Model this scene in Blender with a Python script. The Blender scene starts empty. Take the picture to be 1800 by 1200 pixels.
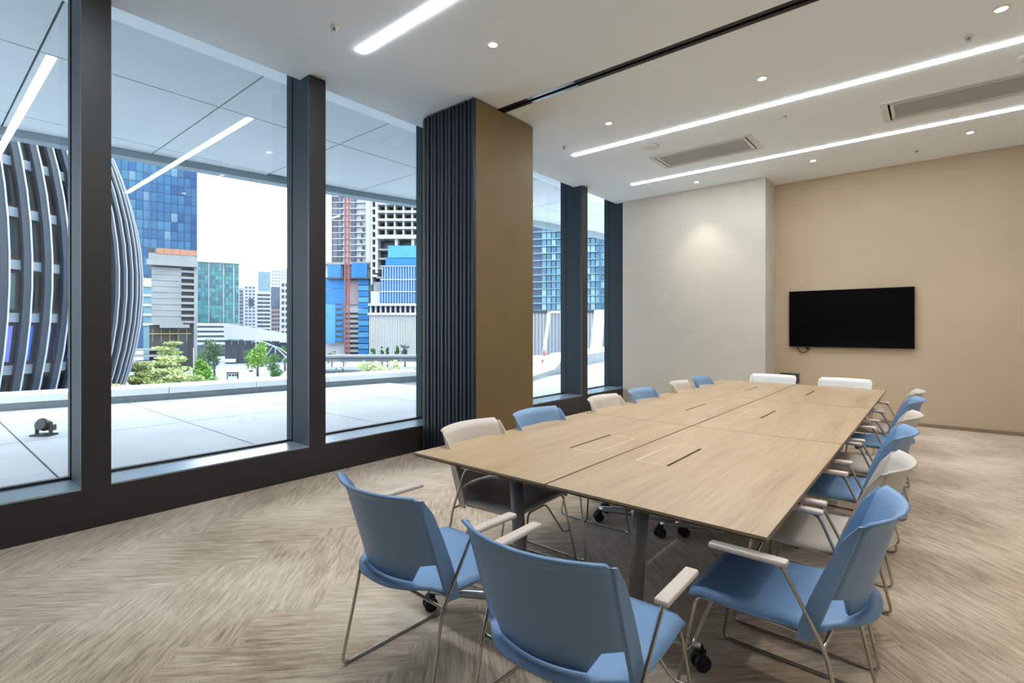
import bpy, bmesh, math, random
from mathutils import Vector, Matrix, noise as mnoise
random.seed(7)
SC = bpy.context.scene
COL = SC.collection
PI = math.pi

# ------------------------------------------------------------------ camera, sky, exposure
EYE = 1.42
YAW = math.radians(39.8)
FPX, CX, HY = 894.0, 900.0, 578.0
S_, C_ = math.sin(YAW), math.cos(YAW)
cam_d = bpy.data.cameras.new('camera')
cam_d.sensor_width = 36.0
cam_d.lens = FPX / 1800.0 * 36.0
cam_d.shift_y = (HY - 600.0) / 1800.0
cam_d.clip_end = 3000
cam = bpy.data.objects.new('camera', cam_d)
cam.location = (0, 0, EYE)
cam.rotation_euler = (PI / 2, 0, YAW)
COL.objects.link(cam)
SC.camera = cam

world = bpy.data.worlds.new('overcast_sky')
SC.world = world
world.use_nodes = True
wt = world.node_tree
wt.nodes.clear()
w_out = wt.nodes.new('ShaderNodeOutputWorld')
w_bg = wt.nodes.new('ShaderNodeBackground')
w_tc = wt.nodes.new('ShaderNodeTexCoord')
w_map = wt.nodes.new('ShaderNodeMapping')
w_map.inputs['Scale'].default_value = (2.2, 2.2, 5.0)
w_no = wt.nodes.new('ShaderNodeTexNoise')
w_no.inputs['Scale'].default_value = 1.6
w_no.inputs['Detail'].default_value = 6
w_ra = wt.nodes.new('ShaderNodeValToRGB')
w_ra.color_ramp.elements[0].position = 0.36
w_ra.color_ramp.elements[0].color = (0.80, 0.90, 1.02, 1)
w_ra.color_ramp.elements[1].position = 0.60
w_ra.color_ramp.elements[1].color = (0.95, 1.0, 1.06, 1)
wt.links.new(w_tc.outputs['Generated'], w_map.inputs['Vector'])
wt.links.new(w_map.outputs['Vector'], w_no.inputs['Vector'])
wt.links.new(w_no.outputs['Fac'], w_ra.inputs['Fac'])
wt.links.new(w_ra.outputs['Color'], w_bg.inputs['Color'])
w_bg.inputs['Strength'].default_value = 3.2
wt.links.new(w_bg.outputs['Background'], w_out.inputs['Surface'])

SC.view_settings.view_transform = 'Standard'
SC.view_settings.look = 'None'
SC.view_settings.gamma = 1.0
SC.view_settings.use_curve_mapping = False
SC.view_settings.exposure = 0.8
SC.cycles.max_bounces = 10
SC.cycles.diffuse_bounces = 5
SC.cycles.transparent_max_bounces = 16
SC.cycles.sample_clamp_indirect = 6.0
SC.cycles.caustics_reflective = False
SC.cycles.caustics_refractive = False

STRIP_POWER = 27.5      # radiance of the linear ceiling lights
SPOT_POWER = 52.0       # watts of each downlight

# ------------------------------------------------------------------ materials
MATS = {}
def srgb(r, g, b):
    f = lambda c: (c / 255 / 12.92) if c / 255 <= 0.04045 else ((c / 255 + 0.055) / 1.055) ** 2.4
    return (f(r), f(g), f(b), 1)

def dim(k, r, g, b):
    c = srgb(r, g, b)
    return (c[0] * k, c[1] * k, c[2] * k, 1)

def mat(name, col, rough=0.5, metal=0.0, spec=0.5, var=0.0, vscale=8.0, stretch=(1, 1, 1), bump=0.0, bscale=200.0, emit=None, estr=0.0):
    m = bpy.data.materials.new(name)
    m.use_nodes = True
    nt = m.node_tree
    b = nt.nodes['Principled BSDF']
    b.inputs['Base Color'].default_value = col
    b.inputs['Roughness'].default_value = rough
    b.inputs['Metallic'].default_value = metal
    b.inputs['Specular IOR Level'].default_value = spec
    if emit:
        b.inputs['Emission Color'].default_value = emit
        b.inputs['Emission Strength'].default_value = estr
    if var > 0 or bump > 0:
        tc = nt.nodes.new('ShaderNodeTexCoord')
        mp = nt.nodes.new('ShaderNodeMapping')
        mp.inputs['Scale'].default_value = stretch
        nt.links.new(tc.outputs['Object'], mp.inputs['Vector'])
    if var > 0:
        no = nt.nodes.new('ShaderNodeTexNoise')
        no.inputs['Scale'].default_value = vscale
        no.inputs['Detail'].default_value = 5
        nt.links.new(mp.outputs['Vector'], no.inputs['Vector'])
        ra = nt.nodes.new('ShaderNodeValToRGB')
        ra.color_ramp.elements[0].position = 0.3
        ra.color_ramp.elements[1].position = 0.7
        ra.color_ramp.elements[0].color = tuple(c * (1 - var) for c in col[:3]) + (1,)
        ra.color_ramp.elements[1].color = tuple(min(1, c * (1 + var)) for c in col[:3]) + (1,)
        nt.links.new(no.outputs['Fac'], ra.inputs['Fac'])
        nt.links.new(ra.outputs['Color'], b.inputs['Base Color'])
    if bump > 0:
        n2 = nt.nodes.new('ShaderNodeTexNoise')
        n2.inputs['Scale'].default_value = bscale
        n2.inputs['Detail'].default_value = 3
        nt.links.new(mp.outputs['Vector'], n2.inputs['Vector'])
        bp = nt.nodes.new('ShaderNodeBump')
        bp.inputs['Strength'].default_value = bump
        bp.inputs['Distance'].default_value = 0.01
        nt.links.new(n2.outputs['Fac'], bp.inputs['Height'])
        nt.links.new(bp.outputs['Normal'], b.inputs['Normal'])
    MATS[name] = m
    return m

def emission_mat(name, col, strength):
    m = bpy.data.materials.new(name)
    m.use_nodes = True
    nt = m.node_tree
    nt.nodes.clear()
    o = nt.nodes.new('ShaderNodeOutputMaterial')
    e = nt.nodes.new('ShaderNodeEmission')
    e.inputs['Color'].default_value = col
    e.inputs['Strength'].default_value = strength
    nt.links.new(e.outputs[0], o.inputs['Surface'])
    MATS[name] = m
    return m

def glass_mat(name, tint, refl=1.0, base=0.05):
    m = bpy.data.materials.new(name)
    m.use_nodes = True
    nt = m.node_tree
    nt.nodes.clear()
    o = nt.nodes.new('ShaderNodeOutputMaterial')
    tr = nt.nodes.new('ShaderNodeBsdfTransparent')
    tr.inputs['Color'].default_value = tint
    gl = nt.nodes.new('ShaderNodeBsdfGlossy')
    gl.inputs['Roughness'].default_value = 0.0
    lw = nt.nodes.new('ShaderNodeLayerWeight')
    lw.inputs['Blend'].default_value = 0.5
    pw = nt.nodes.new('ShaderNodeMath'); pw.operation = 'POWER'; pw.inputs[1].default_value = 4.0
    ml = nt.nodes.new('ShaderNodeMath'); ml.operation = 'MULTIPLY_ADD'
    ml.inputs[1].default_value = 0.8 * refl; ml.inputs[2].default_value = base
    mx = nt.nodes.new('ShaderNodeMixShader')
    nt.links.new(lw.outputs['Facing'], pw.inputs[0])
    nt.links.new(pw.outputs[0], ml.inputs[0])
    nt.links.new(ml.outputs[0], mx.inputs['Fac'])
    nt.links.new(tr.outputs[0], mx.inputs[1])
    nt.links.new(gl.outputs[0], mx.inputs[2])
    nt.links.new(mx.outputs[0], o.inputs['Surface'])
    MATS[name] = m
    return m

def carpet_mat():
    m = bpy.data.materials.new('carpet')
    m.use_nodes = True
    nt = m.node_tree
    N, L = nt.nodes, nt.links
    b = N['Principled BSDF']
    b.inputs['Roughness'].default_value = 0.95
    b.inputs['Specular IOR Level'].default_value = 0.15
    b.inputs['Sheen Weight'].default_value = 0.35
    b.inputs['Sheen Roughness'].default_value = 0.45
    g = N.new('ShaderNodeNewGeometry')
    mp = N.new('ShaderNodeMapping')
    mp.inputs['Rotation'].default_value = (0, 0, math.radians(-45))
    mp.inputs['Location'].default_value = (0.21, 0.05, 0)
    L.new(g.outputs['Position'], mp.inputs['Vector'])
    sx = N.new('ShaderNodeSeparateXYZ')
    L.new(mp.outputs['Vector'], sx.inputs[0])
    def math_(op, a=None, c=None):
        n = N.new('ShaderNodeMath'); n.operation = op
        for i, v in enumerate((a, c)):
            if v is None: continue
            if isinstance(v, (int, float)): n.inputs[i].default_value = v
            else: L.new(v, n.inputs[i])
        return n.outputs[0]
    w = 0.27
    # soften the plank borders with a little wobble
    wob = N.new('ShaderNodeTexNoise'); wob.inputs['Scale'].default_value = 9.0
    L.new(mp.outputs['Vector'], wob.inputs['Vector'])
    wv = math_('MULTIPLY', math_('SUBTRACT', wob.outputs['Fac'], 0.5), 0.22)
    i = math_('FLOOR', math_('DIVIDE', math_('ADD', sx.outputs['X'], wv), w))
    j = math_('FLOOR', math_('DIVIDE', math_('ADD', sx.outputs['Y'], wv), w))
    d = math_('SUBTRACT', i, j)
    k = math_('FLOORED_MODULO', d, 8.0)
    par = math_('LESS_THAN', k, 4.0)
    def streak(scale, detail, rough=0.6):
        outs = []
        for sc in ((0.09, 1.0, 1.0), (1.0, 0.09, 1.0)):
            mm = N.new('ShaderNodeMapping'); mm.inputs['Scale'].default_value = sc
            L.new(mp.outputs['Vector'], mm.inputs['Vector'])
            no = N.new('ShaderNodeTexNoise'); no.inputs['Scale'].default_value = scale
            no.inputs['Detail'].default_value = detail; no.inputs['Roughness'].default_value = rough
            L.new(mm.outputs['Vector'], no.inputs['Vector'])
            outs.append(no.outputs['Fac'])
        mx = N.new('ShaderNodeMix'); mx.data_type = 'FLOAT'
        L.new(par, mx.inputs['Factor']); L.new(outs[0], mx.inputs['A']); L.new(outs[1], mx.inputs['B'])
        return mx.outputs['Result']
    s1 = streak(34.0, 6, 0.7)
    s2 = streak(95.0, 4)
    big = N.new('ShaderNodeTexNoise'); big.inputs['Scale'].default_value = 1.1; big.inputs['Detail'].default_value = 4
    L.new(g.outputs['Position'], big.inputs['Vector'])
    pile = N.new('ShaderNodeTexNoise'); pile.inputs['Scale'].default_value = 330.0; pile.inputs['Detail'].default_value = 2
    L.new(g.outputs['Position'], pile.inputs['Vector'])
    f = math_('ADD', math_('MULTIPLY', s1, 0.55), math_('MULTIPLY', s2, 0.42))
    f = math_('ADD', f, math_('MULTIPLY', math_('SUBTRACT', big.outputs['Fac'], 0.5), 0.52))
    f = math_('ADD', f, math_('MULTIPLY', math_('SUBTRACT', pile.outputs['Fac'], 0.5), 0.60))
    ra = N.new('ShaderNodeValToRGB')
    e = ra.color_ramp.elements
    e[0].position = 0.30; e[0].color = srgb(122, 101, 80)
    e[1].position = 0.66; e[1].color = srgb(230, 214, 194)
    e2 = ra.color_ramp.elements.new(0.47); e2.color = srgb(190, 169, 145)
    L.new(f, ra.inputs['Fac'])
    L.new(ra.outputs['Color'], b.inputs['Base Color'])
    bp = N.new('ShaderNodeBump'); bp.inputs['Strength'].default_value = 0.35; bp.inputs['Distance'].default_value = 0.004
    L.new(math_('ADD', s2, pile.outputs['Fac']), bp.inputs['Height'])
    L.new(bp.outputs['Normal'], b.inputs['Normal'])
    MATS['carpet'] = m
    return m

def oak_mat():
    m = bpy.data.materials.new('oak_veneer')
    m.use_nodes = True
    nt = m.node_tree
    N, L = nt.nodes, nt.links
    b = N['Principled BSDF']
    b.inputs['Roughness'].default_value = 0.42
    b.inputs['Specular IOR Level'].default_value = 0.4
    tc = N.new('ShaderNodeTexCoord')
    mp = N.new('ShaderNodeMapping'); mp.inputs['Scale'].default_value = (1, 0.045, 1)
    L.new(tc.outputs['Object'], mp.inputs['Vector'])
    n1 = N.new('ShaderNodeTexNoise'); n1.inputs['Scale'].default_value = 60; n1.inputs['Detail'].default_value = 8; n1.inputs['Roughness'].default_value = 0.65
    L.new(mp.outputs['Vector'], n1.inputs['Vector'])
    mp2 = N.new('ShaderNodeMapping'); mp2.inputs['Scale'].default_value = (1, 0.12, 1)
    L.new(tc.outputs['Object'], mp2.inputs['Vector'])
    n2 = N.new('ShaderNodeTexNoise'); n2.inputs['Scale'].default_value = 9; n2.inputs['Detail'].default_value = 4
    L.new(mp2.outputs['Vector'], n2.inputs['Vector'])
    ad = N.new('ShaderNodeMath'); ad.operation = 'MULTIPLY_ADD'; ad.inputs[1].default_value = 0.45
    L.new(n2.outputs['Fac'], ad.inputs[0])
    sc = N.new('ShaderNodeMath'); sc.operation = 'MULTIPLY'; sc.inputs[1].default_value = 0.55
    L.new(n1.outputs['Fac'], sc.inputs[0]); L.new(sc.outputs[0], ad.inputs[2])
    ra = N.new('ShaderNodeValToRGB')
    ra.color_ramp.elements[0].position = 0.30; ra.color_ramp.elements[0].color = srgb(157, 130, 98)
    ra.color_ramp.elements[1].position = 0.68; ra.color_ramp.elements[1].color = srgb(192, 167, 133)
    L.new(ad.outputs[0], ra.inputs['Fac']); L.new(ra.outputs['Color'], b.inputs['Base Color'])
    MATS['oak_veneer'] = m

carpet_mat(); oak_mat()
mat('ceiling_paint', srgb(240, 247, 250), 0.9, spec=0.2, bump=0.05)
mat('wall_plain', srgb(226, 222, 212), 0.9, spec=0.2, var=0.02, vscale=3)
mat('wall_fabric', srgb(197, 189, 175), 0.9, spec=0.2, var=0.03, vscale=3, bump=0.12, bscale=350)
mat('wall_fabric_deep', srgb(191, 171, 145), 0.9, spec=0.2, var=0.03, vscale=3, bump=0.12, bscale=350)
mat('frame_bronze', srgb(43, 40, 39), 0.45, 0.0, var=0.08, vscale=2)
mat('frame_alu', srgb(24, 40, 49), 0.5, 0.0, spec=0.3, var=0.10, vscale=14, stretch=(1, 1, 0.02))
mat('sill_alu', srgb(150, 168, 178), 0.25, 0.4, var=0.06, vscale=3)
glass_mat('window_glass', (0.955, 0.985, 0.995, 1), 0.55, 0.04)
mat('skirting_metal', srgb(150, 135, 115), 0.3, 0.5, var=0.04)
mat('partition_gold', srgb(118, 97, 58), 0.6, 0.15, var=0.05, vscale=2.5, bump=0.06, bscale=260)
mat('partition_edge', srgb(38, 45, 53), 0.45, 0.35, var=0.08, vscale=6, stretch=(1, 1, 0.05))
mat('partition_groove', srgb(20, 21, 23), 0.7, var=0.1)
mat('track_dark', srgb(40, 37, 35), 0.5, 0.3, var=0.1, vscale=3)
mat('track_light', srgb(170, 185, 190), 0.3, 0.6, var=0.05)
mat('chair_blue', srgb(120, 153, 189), 0.42, var=0.03, vscale=4, bump=0.03, bscale=500)
mat('chair_greige', srgb(202, 193, 182), 0.45, var=0.03, vscale=4, bump=0.03, bscale=500)
mat('chair_greige_daylit', srgb(232, 232, 232), 0.4, var=0.02, vscale=4, bump=0.03, bscale=500)  # same greige plastic, daylight painted in as a whiter colour
mat('chrome', srgb(190, 182, 172), 0.22, 1.0, var=0.05, vscale=20)
mat('arm_pad', srgb(206, 190, 176), 0.55, var=0.03, vscale=6)
mat('leg_grey', srgb(124, 118, 114), 0.45, 0.1, var=0.05, vscale=5)
mat('foot_alu', srgb(196, 200, 202), 0.25, 0.7, var=0.05, vscale=8)
mat('black_rubber', srgb(24, 24, 26), 0.55, var=0.15, vscale=30)
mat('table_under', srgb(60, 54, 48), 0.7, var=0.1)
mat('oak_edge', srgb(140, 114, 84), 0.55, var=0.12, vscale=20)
mat('slot_dark', srgb(36, 31, 28), 0.6, var=0.1)
mat('flap_highlight', srgb(222, 205, 182), 0.4, var=0.03)  # pale colour paints the highlight along the chamfered flap gap
mat('tv_black', srgb(14, 14, 15), 0.35, var=0.1)
mat('tv_screen', srgb(9, 9, 10), 0.12, spec=0.35, var=0.1)
mat('cable_black', srgb(26, 25, 25), 0.6, var=0.1)
mat('box_grey', srgb(66, 64, 64), 0.5, var=0.08)
mat('white_plastic', srgb(222, 222, 220), 0.5, var=0.02)
mat('grille_grey', srgb(186, 188, 188), 0.6, var=0.04)
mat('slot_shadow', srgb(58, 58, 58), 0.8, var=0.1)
mat('sprinkler_metal', srgb(196, 194, 190), 0.3, 0.8, var=0.05)
emission_mat('strip_glow', (0.92, 1.0, 1.08, 1), STRIP_POWER)
emission_mat('lens_glow', (1.0, 0.93, 0.83, 1), 9.0)
# outside
mat('soffit_panel', srgb(190, 200, 203), 0.6, var=0.02, vscale=1.5)
mat('fascia_grey', srgb(120, 138, 146), 0.5, 0.2, var=0.05)
mat('paver', srgb(166, 170, 175), 0.6, var=0.06, vscale=1.6, bump=0.05, bscale=60)
mat('paver_bed', srgb(110, 116, 120), 0.9, var=0.1)
mat('parapet_white', srgb(222, 226, 226), 0.6, var=0.04, vscale=2)
mat('parapet_dark', srgb(120, 130, 134), 0.7, var=0.08, vscale=2)
mat('planter_grey', dim(0.34, 176, 186, 196), 0.8, var=0.08, vscale=0.4)
mat('plaza', srgb(148, 158, 170), 0.8, var=0.06, vscale=0.15)
mat('road_grey', srgb(150, 160, 172), 0.8, var=0.05, vscale=0.3)
mat('lawn', srgb(92, 122, 58), 0.9, var=0.2, vscale=0.5)
mat('fin_metal', dim(0.08, 150, 172, 198), 0.5, 0.0, spec=0.2, var=0.06, vscale=0.5, stretch=(1, 1, 0.1))
mat('fin_lit_edge', dim(0.5, 214, 224, 234), 0.4, 0.1, var=0.04)  # pale strips paint the light caught on one side of each fin
mat('slab_band', dim(0.5, 140, 158, 172), 0.5, var=0.06, vscale=0.4)
for k_, c_ in enumerate([(60, 88, 102), (86, 118, 128), (44, 64, 80), (112, 142, 146)]):
    mat('dark_pane_%s' % 'abcd'[k_], dim(0.5, *c_), 0.12, var=0.22, vscale=0.6, stretch=(1, 1, 0.2))
mat('led_violet', dim(0.6, 110, 110, 190), 0.4, var=0.1, vscale=0.5, emit=srgb(110, 110, 205), estr=0.6)
mat('led_blue', dim(0.6, 50, 90, 180), 0.4, var=0.1, vscale=0.5, emit=srgb(40, 90, 200), estr=0.6)
for k_, c_ in enumerate([(66, 138, 196), (96, 168, 214), (48, 112, 180), (150, 200, 228), (78, 152, 206)]):
    mat('blue_pane_%s' % 'abcde'[k_], dim(0.25, *c_), 0.25, spec=0.2, var=0.16, vscale=0.25)
mat('blue_mullion', dim(0.55, 40, 82, 124), 0.5, var=0.06)
for k_, c_ in enumerate([(74, 136, 168), (112, 168, 190), (62, 110, 142), (146, 194, 206)]):
    mat('office_pane_%s' % 'abcd'[k_], dim(0.62, *c_), 0.2, var=0.16, vscale=0.3)
for k_, c_ in enumerate([(38, 128, 140), (58, 156, 160), (26, 98, 116)]):
    mat('teal_pane_%s' % 'abc'[k_], dim(0.55, *c_), 0.2, var=0.18, vscale=0.3)
mat('teal_mullion', dim(0.55, 150, 196, 200), 0.5, var=0.05)
mat('concrete', dim(0.5, 172, 176, 178), 0.85, var=0.10, vscale=0.5)
mat('concrete_dark', dim(0.5, 88, 90, 92), 0.85, var=0.14, vscale=0.6)
mat('concrete_slot', dim(0.5, 60, 64, 70), 0.9, var=0.15)
mat('brick_orange', dim(0.6, 188, 132, 102), 0.8, var=0.08, vscale=0.8)
mat('rail_yellow', dim(0.6, 206, 178, 104), 0.6, var=0.05)
mat('tower_white', dim(0.5, 228, 231, 236), 0.7, var=0.04, vscale=0.3)
mat('tower_cream', dim(0.5, 206, 208, 200), 0.7, var=0.05, vscale=0.3)
mat('tower_grey', dim(0.5, 164, 172, 184), 0.7, var=0.06, vscale=0.3)
mat('tower_pink', dim(0.5, 176, 158, 160), 0.7, var=0.06, vscale=0.3)
mat('tower_teal', dim(0.5, 126, 174, 186), 0.4, var=0.08, vscale=0.3)
mat('far_window', dim(0.5, 92, 108, 128), 0.3, var=0.2, vscale=0.4)
mat('far_window_dark', dim(0.5, 58, 70, 88), 0.3, var=0.2, vscale=0.4)
mat('net_blue', dim(0.6, 36, 126, 194), 0.7, var=0.14, vscale=0.4, stretch=(1, 1, 0.3))
mat('net_blue_light', dim(0.6, 78, 162, 212), 0.7, var=0.12, vscale=0.4)
mat('crane_red', dim(0.6, 164, 96, 92), 0.6, var=0.08)
mat('shed_roof', dim(0.5, 224, 228, 234), 0.6, var=0.03, vscale=0.2)
mat('shed_glass', dim(0.6, 66, 80, 100), 0.3, var=0.14, vscale=0.15)
mat('steel_light', dim(0.6, 196, 206, 216), 0.4, 0.4, var=0.05)
mat('sign_dark', dim(0.6, 52, 56, 64), 0.5, var=0.08)
mat('sign_white', dim(0.6, 232, 236, 242), 0.5, var=0.04)
mat('cone_red', dim(0.6, 206, 82, 78), 0.6, var=0.06)
mat('bark', dim(0.6, 104, 92, 78), 0.9, var=0.15)
mat('leaf_bright', dim(0.75, 118, 168, 52), 0.6, var=0.28, vscale=1.2)
mat('leaf_mid', dim(0.75, 82, 126, 60), 0.6, var=0.28, vscale=1.2)
mat('leaf_dark', dim(0.7, 58, 94, 60), 0.6, var=0.28, vscale=1.2)
mat('leaf_pale', dim(0.85, 176, 190, 126), 0.65, var=0.22, vscale=0.9)
mat('leaf_lime', dim(0.85, 190, 206, 132), 0.65, var=0.2, vscale=0.9)
mat('lamp_dark', srgb(40, 44, 48), 0.5, 0.3, var=0.1)

# ------------------------------------------------------------------ builders
class MB:
    def __init__(s):
        s.v = []; s.f = []
    def add(s, vs, fs):
        o = len(s.v)
        s.v += [tuple(p) for p in vs]
        s.f += [tuple(i + o for i in f) for f in fs]
        return s
    def box(s, x0, x1, y0, y1, z0, z1):
        return s.add([(x0, y0, z0), (x1, y0, z0), (x1, y1, z0), (x0, y1, z0), (x0, y0, z1), (x1, y0, z1), (x1, y1, z1), (x0, y1, z1)],
                     [(0, 3, 2, 1), (4, 5, 6, 7), (0, 1, 5, 4), (1, 2, 6, 5), (2, 3, 7, 6), (3, 0, 4, 7)])
    def prism(s, poly, z0, z1):            # poly counter-clockwise in xy
        n = len(poly)
        vs = [(p[0], p[1], z0) for p in poly] + [(p[0], p[1], z1) for p in poly]
        fs = [tuple(range(n - 1, -1, -1)), tuple(range(n, 2 * n))]
        fs += [(i, (i + 1) % n, (i + 1) % n + n, i + n) for i in range(n)]
        return s.add(vs, fs)
    def hexa(s, a, b):                      # two quads (bottom ring a, top ring b)
        return s.add(list(a) + list(b), [(0, 3, 2, 1), (4, 5, 6, 7), (0, 1, 5, 4), (1, 2, 6, 5), (2, 3, 7, 6), (3, 0, 4, 7)])
    def tube(s, pts, r, n=8, cap=True):
        pts = [Vector(p) for p in pts]
        rs = r if isinstance(r, (list, tuple)) else [r] * len(pts)
        rings = []
        up = None
        for i, p in enumerate(pts):
            a = pts[max(i - 1, 0)]; b = pts[min(i + 1, len(pts) - 1)]
            t = (b - a).normalized()
            if up is None:
                up = t.orthogonal().normalized()
            up = (up - t * up.dot(t))
            up = up.normalized() if up.length > 1e-6 else t.orthogonal().normalized()
            w = t.cross(up)
            rings.append([p + (up * math.cos(2 * PI * k / n) + w * math.sin(2 * PI * k / n)) * rs[i] for k in range(n)])
        vs = [q for ring in rings for q in ring]
        fs = []
        for i in range(len(pts) - 1):
            for k in range(n):
                k2 = (k + 1) % n
                fs.append((i * n + k, i * n + k2, (i + 1) * n + k2, (i + 1) * n + k))
        if cap:
            fs.append(tuple(range(n - 1, -1, -1)))
            fs.append(tuple(range((len(pts) - 1) * n, len(pts) * n)))
        return s.add(vs, fs)
    def lathe(s, prof, n=24, cx=0, cy=0):
        vs = []; fs = []
        for r, z in prof:
            for k in range(n):
                vs.append((cx + r * math.cos(2 * PI * k / n), cy + r * math.sin(2 * PI * k / n), z))
        for i in range(len(prof) - 1):
            for k in range(n):
                k2 = (k + 1) % n
                fs.append((i * n + k, i * n + k2, (i + 1) * n + k2, (i + 1) * n + k))
        fs.append(tuple(range(n - 1, -1, -1)))
        fs.append(tuple(range((len(prof) - 1) * n, len(prof) * n)))
        return s.add(vs, fs)
    def mesh(s, name, m, smooth=False):
        me = bpy.data.meshes.new(name)
        me.from_pydata(s.v, [], s.f)
        me.update()
        if isinstance(m, str): m = MATS[m]
        me.materials.append(m)
        if smooth:
            for p in me.polygons: p.use_smooth = True
        return me
    def build(s, name, m, parent=None, loc=None, smooth=False, bevel=0.0, seg=2):
        o = link(s.mesh(name, m, smooth), name, parent, loc)
        if bevel > 0:
            b = o.modifiers.new('bevel', 'BEVEL'); b.width = bevel; b.segments = seg; b.limit_method = 'ANGLE'
        return o

def link(me, name, parent=None, loc=None, rz=0.0):
    o = bpy.data.objects.new(name, me)
    COL.objects.link(o)
    if parent is not None: o.parent = parent
    if loc is not None: o.location = loc
    if rz: o.rotation_euler = (0, 0, rz)
    return o

def tag(o, label=None, cat=None, group=None, kind=None):
    if label: o['label'] = label
    if cat: o['category'] = cat
    if group: o['group'] = group
    if kind: o['kind'] = kind
    return o

def thing(name, label, cat, loc=(0, 0, 0), rz=0.0, group=None):
    o = bpy.data.objects.new(name, None)
    COL.objects.link(o)
    o.empty_display_size = 0.1
    o.location = loc
    o.rotation_euler = (0, 0, rz)
    return tag(o, label, cat, group)

def copy_tree(o, parent=None):
    c = o.copy(); COL.objects.link(c)
    if parent is not None: c.parent = parent
    for ch in o.children: copy_tree(ch, c)
    return c

def struct(name, label=None, loc=(0, 0, 0)):
    o = bpy.data.objects.new(name, None)
    COL.objects.link(o); o.location = loc; o.empty_display_size = 0.1
    return tag(o, label, None, None, 'structure')

def fillet(pts, r, n=4):
    """round the corners of a polyline"""
    pts = [Vector(p) for p in pts]
    out = [pts[0]]
    for i in range(1, len(pts) - 1):
        a, b, c = pts[i - 1], pts[i], pts[i + 1]
        d1, d2 = (a - b), (c - b)
        k = min(r, d1.length * 0.45, d2.length * 0.45)
        p0, p1 = b + d1.normalized() * k, b + d2.normalized() * k
        for j in range(n + 1):
            t = j / n
            out.append(p0 * (1 - t) ** 2 + b * 2 * t * (1 - t) + p1 * t * t)
    out.append(pts[-1])
    return out

# ------------------------------------------------------------------ the room
WIN = -4.62          # inner face of the window frames
GLASS = -5.0         # plane of the panes
H = 3.86
YF, YR = 8.87, 9.5   # far wall: projecting part and recess
XR = 2.7             # right wall
YB = -1.75            # unseen wall behind the camera, set close to cut light on the chair backs
TRACK_Y = 4.3
STRIPS = [(-3.9, 1.15, 0.86), (-3.9, 1.15, 2.58), (-3.92, 1.15, 6.05), (-3.95, 1.15, 7.90)]
SW = 0.040           # half width of a strip

fl = MB().box(GLASS - 0.05, XR, YB, YR, -0.2, 0.0).build('floor', 'carpet')
tag(fl, 'herringbone carpet in streaky beige and grey', kind='structure')

# ceiling with real slots for the light strips and the partition track
holes = [(a, b, y - SW, y + SW) for a, b, y in STRIPS] + [(-4.5, XR, TRACK_Y - 0.065, TRACK_Y + 0.065)]
AC = [(-3.13, -1.80, 6.80, 7.43), (-0.45, 0.88, 6.80, 7.43), (-3.13, -1.80, 1.35, 1.98)]
holes += AC
xs = sorted(set([-4.79, XR] + [v for h in holes for v in h[:2]]))
ys = sorted(set([YB, YR] + [v for h in holes for v in h[2:]]))
cm = MB()
cid = {}
def cv(x, y, z):
    k = (round(x, 4), round(y, 4), z)
    if k not in cid:
        cid[k] = len(cm.v); cm.v.append((x, y, z))
    return cid[k]
def in_hole(x, y):
    return any(h[0] < x < h[1] and h[2] < y < h[3] for h in holes)
for i in range(len(xs) - 1):
    for j in range(len(ys) - 1):
        x0, x1, y0, y1 = xs[i], xs[i + 1], ys[j], ys[j + 1]
        if not in_hole((x0 + x1) / 2, (y0 + y1) / 2):
            cm.f.append((cv(x0, y0, H), cv(x0, y1, H), cv(x1, y1, H), cv(x1, y0, H)))
for h in holes:                                   # side walls of the slots
    for (x0, y0, x1, y1) in ((h[0], h[2], h[1], h[2]), (h[1], h[2], h[1], h[3]), (h[1], h[3], h[0], h[3]), (h[0], h[3], h[0], h[2])):
        cm.add([(x0, y0, H), (x1, y1, H), (x1, y1, H + 0.12), (x0, y0, H + 0.12)], [(0, 1, 2, 3)])
cm.add([(-4.79, YB, H), (-4.79, YR, H), (-4.79, YR, H + 0.30), (-4.79, YB, H + 0.30)], [(0, 1, 2, 3)])
cm.box(-5.6, XR + 0.2, YB - 0.2, YR + 0.2, H + 0.30, H + 0.5)
ce = cm.build('ceiling', 'ceiling_paint')
tag(ce, 'smooth white plaster ceiling', kind='structure')

tag(MB().box(-4.62, -2.1, YF, YR + 0.2, 0, H + 0.02).build('wall_far', 'wall_fabric'), 'pale beige projecting section of the far wall', kind='structure')
tag(MB().box(-2.1, XR + 0.2, YR, YR + 0.2, 0, H + 0.02).build('wall_recess', 'wall_fabric_deep'), 'warm beige recessed wall behind the television', kind='structure')
tag(MB().box(XR, XR + 0.2, YB - 0.2, YR, 0, H + 0.02).build('wall_right', 'wall_plain'), kind='structure')  # unseen side wall, made pale to bounce more light into the room
tag(MB().box(-5.2, XR, YB - 0.2, YB, 0, H + 0.02).build('wall_back', 'frame_bronze'), kind='structure')  # unseen; dark finish put in to keep bounced light off the chair backs
tag(MB().box(-2.09, XR, YR - 0.012, YR, 0, 0.05).build('baseboard_far', 'skirting_metal'), kind='structure')

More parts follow.
